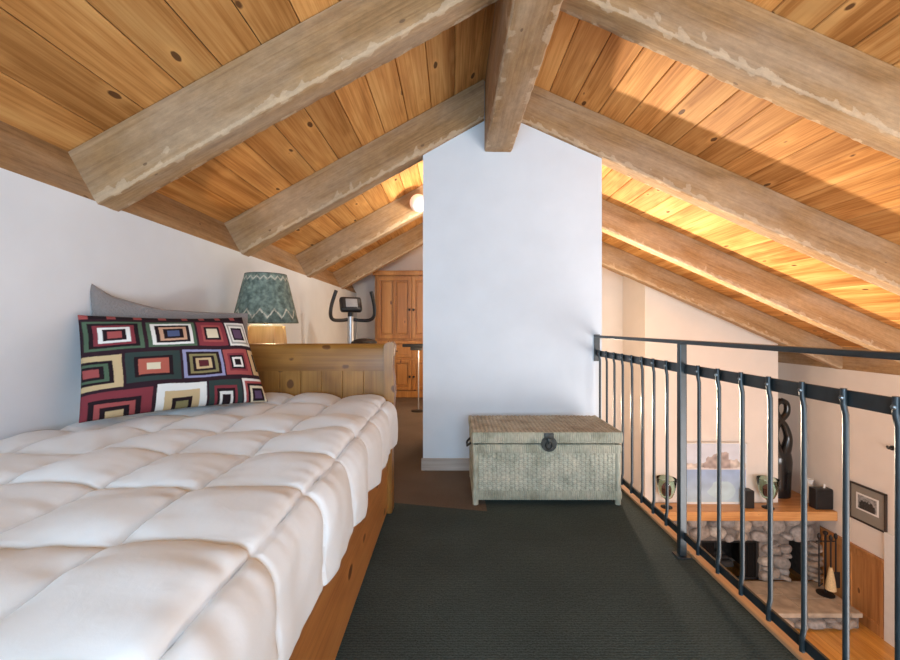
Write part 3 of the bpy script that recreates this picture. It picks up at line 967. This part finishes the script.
bm = BM(); tube(bm, smooth_path([(0, -.50, .885), (0, -.42, .90), (0, -.30, .893), (0, -.20, .885)], 5), lerp_list([.06, .125, .075, .03], 5), 16, True, .36, (1, 0, 0)); L('seat', bm, 'black_plastic', bike)
for sx in (-1, 1):
    bm = BM(); tube(bm, [(sx * .06, .08, .36), (sx * .1, .08, .36), (sx * .1, .08 + sx * .1, .36 - sx * .13)], .014, 8)
    box(bm, (sx * .1 - .05, .08 + sx * .1 - .05, .35 - sx * .13), (sx * .1 + .05, .08 + sx * .1 + .05, .375 - sx * .13), .008); L('pedal', bm, 'black_plastic', bike)
bm = BM()
half = [(0, .16, 1.13), (.10, .13, 1.12), (.19, .08, 1.125), (.225, .04, 1.17), (.222, .02, 1.26), (.20, .0, 1.35), (.178, -.01, 1.42)]
full = [(-x, y, z) for x, y, z in reversed(half[1:])] + half
tube(bm, smooth_path(full, 6), .0185, 12); L('handlebar', bm, 'black_plastic', bike)
bm = BM(); box(bm, (-.115, .10, 1.20), (.115, .17, 1.37), .04, 4, Matrix.Rotation(math.radians(-25), 3, 'X')); cons = L('console', bm, 'black_plastic', bike)
bm = BM(); box(bm, (-.062, .088, 1.235), (.062, .102, 1.335), .012, 3, Matrix.Rotation(math.radians(-25), 3, 'X'), (0, .135, 1.285)); L('display', bm, 'grey_plastic', cons)
bm = BM(); tube(bm, [(0, .15, 1.14), (0, .14, 1.22)], .03, 10); L('console_neck', bm, 'black_plastic', bike)

# armoire
AX0, AX1, AY0, AY1, AZ = -1.15, -.04, 6.42, 6.88, 1.89
arm = thing('armoire', 'tall orange pine armoire with panelled doors at the far end of the hall', 'armoire', ((AX0 + AX1) / 2, (AY0 + AY1) / 2, 0))
bm = BM(); box(bm, (AX0, AY0, .06), (AX1, AY1, AZ - .07), .004); obj('case', bm, 'armoire', arm)
bm = BM(); box(bm, (AX0 - .03, AY0 - .035, AZ - .07), (AX1 + .03, AY1, AZ), .015, 3); obj('cornice', bm, 'armoire', arm)
bm = BM(); box(bm, (AX0 - .015, AY0 - .02, 0), (AX1 + .015, AY1, .10), .008); obj('plinth', bm, 'armoire', arm)
bm = BM(); box(bm, (AX0 - .01, AY0 - .03, .80), (AX1 + .01, AY0, .845), .006); obj('waist_moulding', bm, 'armoire', arm)
xm = (AX0 + AX1) / 2
def door(x0, x1, z0, z1, npan, kx):
    bm = BM(); st = .05
    box(bm, (x0, AY0 - .012, z0), (x1, AY0, z1))
    box(bm, (x0, AY0 - .045, z0), (x0 + st, AY0 - .012, z1), .003); box(bm, (x1 - st, AY0 - .045, z0), (x1, AY0 - .012, z1), .003)
    box(bm, (x0 + st, AY0 - .045, z0), (x1 - st, AY0 - .012, z0 + st), .003); box(bm, (x0 + st, AY0 - .045, z1 - st), (x1 - st, AY0 - .012, z1), .003)
    iw = (x1 - x0 - 2 * st)
    for k in range(1, npan):
        xx = x0 + st + iw * k / npan; box(bm, (xx - .02, AY0 - .045, z0 + st), (xx + .02, AY0 - .012, z1 - st), .003)
    for k in range(npan):
        xa = x0 + st + iw * k / npan + (.015 if k == 0 else .035); xb = x0 + st + iw * (k + 1) / npan - (.015 if k == npan - 1 else .035)
        box(bm, (xa, AY0 - .034, z0 + st + .02), (xb, AY0 - .012, z1 - st - .02), .014, 2)
    d = obj('door', bm, 'armoire', arm)
    bm = BM(); lathe(bm, [(.008, 0), (.008, .02), (.018, .03), (.014, .042)], (0, 0, 0), 12)
    bmesh.ops.rotate(bm, matrix=Matrix.Rotation(PI / 2, 3, 'X'), verts=bm.verts[:]); bmesh.ops.translate(bm, vec=(kx, AY0 - .045, (z0 + z1) / 2 - .03), verts=bm.verts[:])
    obj('knob', bm, 'iron', d, True)
door(AX0 + .04, xm - .004, .88, AZ - .10, 2, xm - .03); door(xm + .004, AX1 - .04, .88, AZ - .10, 2, xm + .03)
door(AX0 + .04, xm - .004, .12, .57, 2, xm - .03); door(xm + .004, AX1 - .04, .12, .57, 2, xm + .03)
for x0, x1 in ((AX0 + .04, xm - .004), (xm + .004, AX1 - .04)):
    bm = BM(); box(bm, (x0, AY0 - .022, .60), (x1, AY0, .785), .004); box(bm, (x0 + .05, AY0 - .030, .64), (x1 - .05, AY0 - .022, .745), .006); d = obj('drawer', bm, 'armoire', arm)
    bm = BM(); box(bm, ((x0 + x1) / 2 - .05, AY0 - .05, .685), ((x0 + x1) / 2 + .05, AY0 - .030, .70), .004); obj('pull', bm, 'iron', d)

# slim stand by the column
sp = at(418.5, 411, 5.37)
st = thing('metal_stand', 'slim metal floor stand with dark crossbar in front of the armoire', 'stand', (sp.x, sp.y, 0))
bm = BM(); lathe(bm, [(.09, 0), (.09, .008), (.02, .022)], (sp.x, sp.y, 0), 24); obj('base', bm, 'iron', st, True)
bm = BM(); tube(bm, [(sp.x, sp.y, .015), (sp.x, sp.y, .84)], .008, 10); obj('pole', bm, 'silver', st, True)
bm = BM(); box(bm, (sp.x - .20, sp.y - .02, .80), (sp.x + .14, sp.y + .02, .84), .006); box(bm, (sp.x - .10, sp.y - .03, .76), (sp.x + .05, sp.y + .03, .80), .006); obj('crossbar', bm, 'iron', st)

# ------------------------------------------------------------------ fireplace
FX0, FX1, FY = 2.30, XR - .05, 6.00
MZ1, MZ0 = -1.44, -1.565
HZ = -2.49; OZ = -1.94
OP = [(3.47, 4.30), (4.715, 4.985)]
fire = thing('stone_fireplace', 'river stone fireplace with pine mantel and raised hearth in the living room below', 'fireplace', (3.9, 6.1, ZLOW))
bm = BM()
xs = [FX0] + [v for p in OP for v in p] + [FX1]
for a, b in zip(xs[0::2], xs[1::2]): box(bm, (a, FY + .02, HZ), (b, BY + .75, MZ0))
for a, b in OP: box(bm, (a, FY + .02, OZ), (b, BY + .75, MZ0))
surround = obj('stone_surround', bm, 'mortar', fire)
random.seed(4)
def stone(bm, c, rx, ry, rz, seed):
    r = bmesh.ops.create_icosphere(bm, subdivisions=3, radius=1.0)
    ang = random.uniform(-.35, .35); R = Matrix.Rotation(ang, 3, 'Y')
    for v in r['verts']:
        p = v.co.copy()
        # squarish boulder
        q = Vector((math.copysign(abs(p.x) ** .75, p.x), math.copysign(abs(p.y) ** .8, p.y), math.copysign(abs(p.z) ** .75, p.z)))
        q *= 1 + .14 * noise.noise(p * 1.3 + Vector((seed * 3.3, 1, 2)))
        v.co = R @ Vector((q.x * rx, q.y * ry, q.z * rz)) + Vector(c)
def lay(bm, x0, x1, z0, z1, rmin, rmax, flat, y, n=600):
    placed = []
    for t in range(n):
        r = rmax + (rmin - rmax) * (t / n) ** .6
        rx = r * random.uniform(1.0, 1.35 + flat); rz = r * random.uniform(.7, 1.0) / (1 + flat * .8)
        if x1 - x0 < 2 * rx: rx = (x1 - x0) / 2
        if z1 - z0 < 2 * rz: rz = (z1 - z0) / 2
        x = random.uniform(x0 + rx, x1 - rx) if x1 - x0 > 2 * rx else (x0 + x1) / 2
        z = random.uniform(z0 + rz, z1 - rz) if z1 - z0 > 2 * rz else (z0 + z1) / 2
        if all(((x - a) / (rx + b)) ** 2 + ((z - c) / (rz + d)) ** 2 > .80 for a, b, c, d in placed):
            placed.append((x, rx, z, rz)); stone(bm, (x, y, z), rx, .075, rz, t)
bm = BM()
lay(bm, FX0, 5.15, OZ - .01, MZ0, .05, .13, 0, FY + .02)
lay(bm, FX0, OP[0][0], HZ, OZ, .05, .13, 0, FY + .02)
lay(bm, OP[0][1] - .02, OP[1][0] + .03, HZ, OZ, .045, .11, .3, FY + .02)
lay(bm, OP[1][1] - .02, 5.15, HZ, OZ, .04, .085, .8, FY + .0)
obj('stones', bm, 'stone', surround, True, angle=80)
bm = BM()
box(bm, (OP[0][0], FY + .60, HZ), (OP[0][1], FY + .62, OZ)); box(bm, (OP[1][0], FY + .60, HZ), (OP[1][1], FY + .62, OZ))
for a, b in OP:
    box(bm, (a - .001, FY + .04, HZ), (a + .01, FY + .6, OZ)); box(bm, (b - .01, FY + .04, HZ), (b + .001, FY + .6, OZ)); box(bm, (a, FY + .04, OZ - .01), (b, FY + .6, OZ))
obj('firebox', bm, 'soot', fire)
bm = BM()   # curtain of fine mesh drawn to each side, with its frame
a, b = OP[0]
tube(bm, [(a, FY + .05, OZ - .03), (b, FY + .05, OZ - .03)], .012, 8)
box(bm, (a + .005, FY + .03, HZ), (a + .035, FY + .06, OZ)); box(bm, (b - .035, FY + .03, HZ), (b - .005, FY + .06, OZ)); box(bm, (a, FY + .03, HZ), (b, FY + .06, HZ + .03))
for xa, xb in ((a + .03, a + .22), (b - .22, b - .03)):
    G = []
    for i in range(49):
        x = xa + (xb - xa) * i / 48
        G.append([bm.verts.new((x, FY + .06 + .016 * math.sin(i * PI / 3), z)) for z in (HZ + .03, OZ - .04)])
    for g0_, g1_ in zip(G, G[1:]): bm.faces.new((g0_[0], g1_[0], g1_[1], g0_[1]))
obj('fire_screen', bm, 'iron', fire)
bm = BM()   # logs and grate in the firebox
for k in range(3): tube(bm, [(a + .22, FY + .26 + .1 * k, HZ + .09), (b - .22, FY + .28 + .09 * k, HZ + .09 + .02 * k)], .05, 12)
obj('logs', bm, 'soot', fire, True)
# hearth: flagstones over a stone face
bm = BM(); box(bm, (2.2, 5.35, ZLOW), (5.06, FY + .02, HZ - .055)); he = obj('hearth', bm, 'mortar', fire)
bm = BM(); x = 2.2
while x < 5.08:
    x1 = min(5.08, x + random.uniform(.38, .6)); ym = random.uniform(5.6, 5.72)
    box(bm, (x + .004, 5.31, HZ - .055), (x1 - .004, ym - .004, HZ), .008); box(bm, (x + .004, ym + .004, HZ - .055), (x1 - .004, FY, HZ), .008); x = x1
obj('hearth_slab', bm, 'flag', he)
bm = BM(); lay(bm, 2.2, 5.06, ZLOW, HZ - .05, .04, .09, .4, 5.35); obj('stones', bm, 'stone', he, True, angle=80)
bm = BM(); box(bm, (2.22, 5.79, MZ0), (XR - .003, BY - .003, MZ1), .012, 2); box(bm, (BXR + .002, BY - .01, MZ0), (XR - .003, YF - .003, MZ1), .003); obj('mantel_shelf', bm, 'mantel', fire)

# --- things on the mantel
PAX0, PAX1 = 3.245, 4.145
pa = thing('landscape_painting', 'white framed watercolour of rocks and blue water leaning on the chimney wall', 'painting', ((PAX0 + PAX1) / 2, 6.05, MZ1))
PZ0, PZ1 = MZ1 + .002, -.575
rotp = None
bm = BM(); fw = .016
for lo, hi in (((PAX0, 6.035, PZ0), (PAX0 + fw, 6.07, PZ1)), ((PAX1 - fw, 6.035, PZ0), (PAX1, 6.07, PZ1)), ((PAX0, 6.035, PZ0), (PAX1, 6.07, PZ0 + .03)), ((PAX0, 6.035, PZ1 - fw), (PAX1, 6.07, PZ1))): box(bm, lo, hi, .002, 1)
obj('picture_frame', bm, 'white', pa)
bm = BM(); nu, nv = 110, 100; G = []; puv = []
for i in range(nu + 1):
    row = []
    for j in range(nv + 1):
        row.append(bm.verts.new((PAX0 + .012 + (PAX1 - PAX0 - .024) * i / nu, 6.046, PZ0 + .02 + (PZ1 - PZ0 - .03) * j / nv))); puv.append((i / nu, j / nv))
    G.append(row)
for i in range(nu):
    for j in range(nv): bm.faces.new((G[i][j], G[i + 1][j], G[i + 1][j + 1], G[i][j + 1]))
o = obj('canvas', bm, 'paint', pa)
def pcol(i, co):
    u, v = puv[i]; n = noise.noise(Vector((u * 5, v * 9, 1))); n2 = noise.noise(Vector((u * 14, v * 14, 4)))
    if v > .58 + .02 * n:
        ridge = .66 + .16 * max(0, noise.noise(Vector((u * 6 + 2, .3, 0)))) + .10 * (1 if .36 < u < .72 else 0) + .05 * n2
        if v < ridge:
            base = Vector(s2l(176, 162, 158)) if (u > .30 and u < .75) else Vector(s2l(206, 196, 188))
            return tuple(base * (1 + .55 * n2))
        return tuple(Vector(s2l(214, 220, 232)) * (1 + .08 * n))
    if v > .55: return s2l(222, 216, 216)
    t = v / .55
    c = Vector(s2l(186, 206, 218)).lerp(Vector(s2l(158, 182, 218)), t)
    if v < .40 and math.hypot(u - .62, (v - .2) * 1.4) < .22 + .05 * n: c = c.lerp(Vector(s2l(196, 220, 226)), .7)
    return tuple(c * (1 + .14 * n + .06 * n2))
set_col(o, pcol)

def goblet(px, Y, label, s=1.0):
    c = Vector(((px - PX0) * Y / F, Y, MZ1))
    t = thing('glass_hurricane', label, 'candle holder', c, 0, None)
    bm = BM(); lathe(bm, [(.075, 0), (.075, .008), (.02, .022), (.014, .06), (.016, .105), (.03, .12)], c, 24); obj('stem_foot', bm, 'iron', t, True)
    bm = BM(); prof = [(.03, .118), (.075, .15), (.10, .21), (.118, .29), (.132, .40)]; inner = [(r - .006, z + .004) for r, z in reversed(prof)]
    lathe(bm, prof + inner, c, 32); obj('bowl', bm, 'green_glass', t, True, angle=70)
    bm = BM(); lathe(bm, [(.05, .165), (.062, .20), (.062, .27), (.01, .272)], c, 20); obj('candle', bm, 'candle', t, True)
    return t
goblet(666.5, 5.94, 'green glass stemmed candle holder on the mantel at the left of the painting')
goblet(768, 5.92, 'green glass stemmed candle holder on the mantel at the right of the painting')
def spk(px0, px1, y1, Y, label):
    a = at(px0, y1, Y); b = at(px1, y1, Y); z1 = a.z
    t = thing('speaker', label, 'speaker', ((a.x + b.x) / 2, Y, MZ1))
    bm = BM(); box(bm, (a.x, Y, MZ1), (b.x, Y + .12, z1), .008); obj('cabinet', bm, 'black_plastic', t)
    bm = BM(); box(bm, (a.x + .008, Y - .012, MZ1 + .012), (b.x - .008, Y, z1 - .008), .004); obj('grille', bm, 'iron', t)
    return t
spk(745.5, 754.5, 491, 5.90, 'small black speaker box standing beside the right edge of the painting')
t = spk(816, 833, 489.5, 5.86, 'larger black speaker box at the right end of the mantel by the wall')
bm = BM(); cx = at(824, 489, 5.92); tube(bm, [(cx.x, 5.92, cx.z - .01), (cx.x + .005, 5.92, cx.z + .07)], .012, 8); obj('knob', bm, 'white', t, True)
# white vase
c = Vector((at(809.5, 500, 6.11).x, 6.11, MZ1))
bm = BM(); lathe(bm, [(.05, 0), (.075, .05), (.08, .13), (.06, .20), (.038, .25), (.04, .30), (.055, .335), (.045, .336), (.028, .30)], (0, 0, 0), 24)
o = obj('vase', bm, 'ceramic', None, True); o.location = c; tag(o, 'white ceramic vase on the mantel beside the black sculpture', 'vase')
# abstract black sculpture
sx, sy = 4.80, 6.30
scu = thing('abstract_sculpture', 'tall glossy black abstract sculpture with two loops in the mantel corner', 'sculpture', (sx, sy, MZ1))
bm = BM()
def zz(py): return CAMH - (py - PY0) * sy / F
def xx(px): return (px - PX0) * sy / F
body = [(xx(781.5), sy, MZ1 + .002), (xx(781.5), sy, zz(480)), (xx(782), sy, zz(462)), (xx(782), sy, zz(452))]
tube(bm, smooth_path(body, 6), lerp_list([.125, .135, .145, .12], 6), 24, True, .6, (1, 0, 0))
tube(bm, smooth_path([(xx(782), sy, zz(458)), (xx(786.5), sy, zz(447)), (xx(788), sy, zz(437)), (xx(784.5), sy, zz(426)), (xx(780), sy, zz(420)), (xx(776), sy, zz(412)), (xx(776.5), sy, zz(404)), (xx(781), sy, zz(400.5))], 6),
     lerp_list([.09, .07, .055, .05, .045, .045, .042, .042], 6), 14, True, .9)
tube(bm, smooth_path([(xx(780), sy, zz(458)), (xx(776), sy, zz(447)), (xx(774.5), sy, zz(437)), (xx(776), sy, zz(427)), (xx(780), sy, zz(421)), (xx(786.5), sy, zz(413)), (xx(786.5), sy, zz(404)), (xx(781), sy, zz(400.5))], 6),
     lerp_list([.09, .07, .055, .05, .045, .045, .042, .042], 6), 14, True, .9)
obj('figure', bm, 'black_gloss', scu, True)

# framed photograph on the right wall
t = thing('framed_photograph', 'dark framed black and white photograph in grey mat on the right living room wall', 'picture', (XR, 5.37, -1.42))
y0, y1, z0, z1 = 5.13, 5.605, -1.42, -.95
bm = BM(); fw = .022
for lo, hi in (((y0, z0), (y0 + fw, z1)), ((y1 - fw, z0), (y1, z1)), ((y0, z0), (y1, z0 + fw)), ((y0, z1 - fw), (y1, z1))): box(bm, (XR - .028, lo[0], lo[1]), (XR - .001, hi[0], hi[1]), .003, 1)
obj('picture_frame', bm, plain('dark wood frame', (.035, .024, .018), .4), t)
bm = BM(); box(bm, (XR - .016, y0 + .01, z0 + .01), (XR - .002, y1 - .01, z1 - .01)); obj('mat', bm, plain('grey mat board', (.26, .235, .20), .8, var=.05), t)
my, mz = (y0 + y1) / 2, (z0 + z1) / 2 + .02
bm = BM(); box(bm, (XR - .019, my - .145, mz - .105), (XR - .0155, my + .145, mz + .105)); obj('inner_mat', bm, 'white', t)
bm = BM(); nu, nv = 70, 50; G = []; fuv = []
for i in range(nu + 1):
    row = []
    for j in range(nv + 1):
        row.append(bm.verts.new((XR - .020, my + .122 - .244 * i / nu, mz - .085 + .17 * j / nv))); fuv.append((i / nu, j / nv))
    G.append(row)
for i in range(nu):
    for j in range(nv): bm.faces.new((G[i][j], G[i + 1][j], G[i + 1][j + 1], G[i][j + 1]))
o = obj('photo_print', bm, 'photo', t)
def fcol(i, co):
    u, v = fuv[i]; n = noise.noise(Vector((u * 6, v * 6, 2))); n2 = noise.noise(Vector((u * 15, v * 13, 7)))
    g = .30 + .18 * n + .12 * n2
    for cu, cv, r in ((.32, .50, .20), (.62, .48, .24)):
        if math.hypot((u - cu) * 1.2, v - cv) < r + .04 * n2 or (v < cv and abs(u - cu) < r * 1.2): g = .035 + .05 * max(0, n2)
        if math.hypot((u - cu) * 1.3, v - cv - .17) < .07: g = .30
    return (max(.01, g),) * 3
set_col(o, fcol)
# small wall hook
hk = at(893.5, 448, 430 * XR / (893.5 - PX0))
bm = BM(); tube(bm, [(0, 0, 0), (-.025, 0, 0)], .028, 14); tube(bm, smooth_path([(-.02, 0, 0), (-.06, 0, -.005), (-.075, 0, .025)], 5), .012, 8)
o = obj('wall_hook', bm, 'latch', None, True); o.location = (XR, hk.y, hk.z); tag(o, 'small dark hook on the right living room wall above the framed photograph', 'hook')

# fireplace tools
TX, TY = 4.95, 5.70
tl = thing('fireplace_tools', 'black iron fireplace tool stand on the hearth beside the right wall', 'tool stand', (TX, TY, HZ))
bm = BM(); lathe(bm, [(.10, 0), (.10, .012), (.02, .03)], (TX, TY, HZ), 24); obj('base', bm, 'iron', tl, True)
bm = BM(); tube(bm, [(TX, TY, HZ + .02), (TX, TY, HZ + .78)], .012, 10); tube(bm, [(TX - .13, TY, HZ + .70), (TX + .13, TY, HZ + .70)], .009, 8)
lathe(bm, [(.012, 0), (.03, .02), (.03, .04), (.01, .06)], (TX, TY, HZ + .78), 14); obj('stand_post', bm, 'iron', tl, True)
def tool(name, label, dx, dy, head):
    t = thing(name, label, 'fireplace tool', (TX + dx, TY + dy, HZ + .1))
    bm = BM(); tube(bm, [(TX + dx, TY + dy, HZ + .30), (TX + dx, TY + dy, HZ + .80)], .009, 8); lathe(bm, [(.009, 0), (.02, .02), (.02, .06), (.008, .08)], (TX + dx, TY + dy, HZ + .74), 10); obj('handle', bm, 'iron', t, True)
    bm = BM()
    if head == 'broom':
        lathe(bm, [(.05, 0), (.062, .01), (.05, .12), (.03, .24), (.018, .30)], (TX + dx, TY + dy, HZ + .10), 14); obj('bristles', bm, 'broom', t, True)
    elif head == 'shovel':
        box(bm, (TX + dx - .055, TY + dy - .006, HZ + .10), (TX + dx + .055, TY + dy + .006, HZ + .31), .005); obj('blade', bm, 'iron', t)
    else:
        tube(bm, [(TX + dx, TY + dy, HZ + .30), (TX + dx, TY + dy, HZ + .12), (TX + dx + .05, TY + dy, HZ + .16)], .009, 8); obj('hook', bm, 'iron', t)
tool('hearth_brush', 'straw fireplace brush hanging on the iron tool stand', .0, -.08, 'broom')
tool('fire_shovel', 'black fire shovel hanging on the iron tool stand nearest the wall', .11, -.03, 'shovel')
tool('fire_poker', 'black fire poker hanging on the iron tool stand nearest the firebox', -.11, -.03, 'poker')

# ------------------------------------------------------------------ lights
def area(name, loc, rot, sx, sy, power, color):
    l = bpy.data.lights.new(name, 'AREA'); l.shape = 'RECTANGLE'; l.size = sx; l.size_y = sy; l.energy = power; l.color = color
    o = bpy.data.objects.new(name, l); COL.objects.link(o); o.location = loc; o.rotation_euler = rot
    return o
def point(name, loc, power, color, r=.05):
    l = bpy.data.lights.new(name, 'POINT'); l.energy = power; l.color = color; l.shadow_soft_size = r
    o = bpy.data.objects.new(name, l); COL.objects.link(o); o.location = loc
    return o
area('loft_assumed_window_light', ((W1[0] + W1[1]) / 2, YB - .13, (W1[2] + W1[3]) / 2), (PI / 2, 0, 0), W1[1] - W1[0], W1[3] - W1[2], 122, (.55, .78, 1.0))  # daylight panel behind an assumed loft window, out of view
area('living_assumed_window_light', ((W2[0] + W2[1]) / 2, YB - .13, (W2[2] + W2[3]) / 2), (PI / 2, 0, 0), W2[1] - W2[0], W2[3] - W2[2], 230, (.97, .95, .95))  # second daylight panel, for the assumed living room window behind the camera
point('living_assumed_lamp', (1.5, 5.3, .9), 35, (1.0, .82, .58), .07)  # assumed lamp, unseen behind the column, warms the far wall
sl = bpy.data.lights.new('ceiling_fill_spot', 'SPOT'); sl.energy = 640; sl.color = (1.0, .84, .64); sl.shadow_soft_size = .10; sl.spot_size = math.radians(120); sl.spot_blend = .55  # added unseen spot, aimed to brighten the right ceiling past the rafters
so = bpy.data.objects.new('ceiling_fill_spot', sl); COL.objects.link(so); so.location = (1.5, 5.3, .10)
so.rotation_euler = (Vector((3.2, 2.3, 1.75)) - Vector((1.5, 5.3, .10))).to_track_quat('-Z', 'Y').to_euler()
point('hall_added_fill', (-.12, 4.2, 2.1), 22, (1.0, .90, .76), .05)  # added bare light hidden behind the column, stands in for the globe's glow
point('hall_low_fill', (-.3, 5.2, .7), 6, (1.0, .74, .46), .06)  # added unseen low light, warms the hall beams from beneath
point('bedside_bulb', (LX, LY, 1.15), 15, (1.0, .70, .40), .035)
w = bpy.data.worlds.new('World'); SC.world = w; w.use_nodes = True
w.node_tree.nodes['Background'].inputs[0].default_value = (.75, .87, 1.0, 1); w.node_tree.nodes['Background'].inputs[1].default_value = .6

# ------------------------------------------------------------------ camera and view
cam = bpy.data.cameras.new('Camera'); co = bpy.data.objects.new('Camera', cam); COL.objects.link(co)
co.location = (0, 0, CAMH); co.rotation_euler = (PI / 2, 0, 0)
cam.sensor_width = 36; cam.lens = F / 900 * 36; cam.clip_start = .02
cam.shift_x = -(PX0 - 450) / 900; cam.shift_y = -(330 - PY0) / 900
SC.camera = co
vs = SC.view_settings
vs.view_transform = 'Standard'; vs.look = 'None'; vs.exposure = 0.2; vs.gamma = 1.0; vs.use_curve_mapping = False
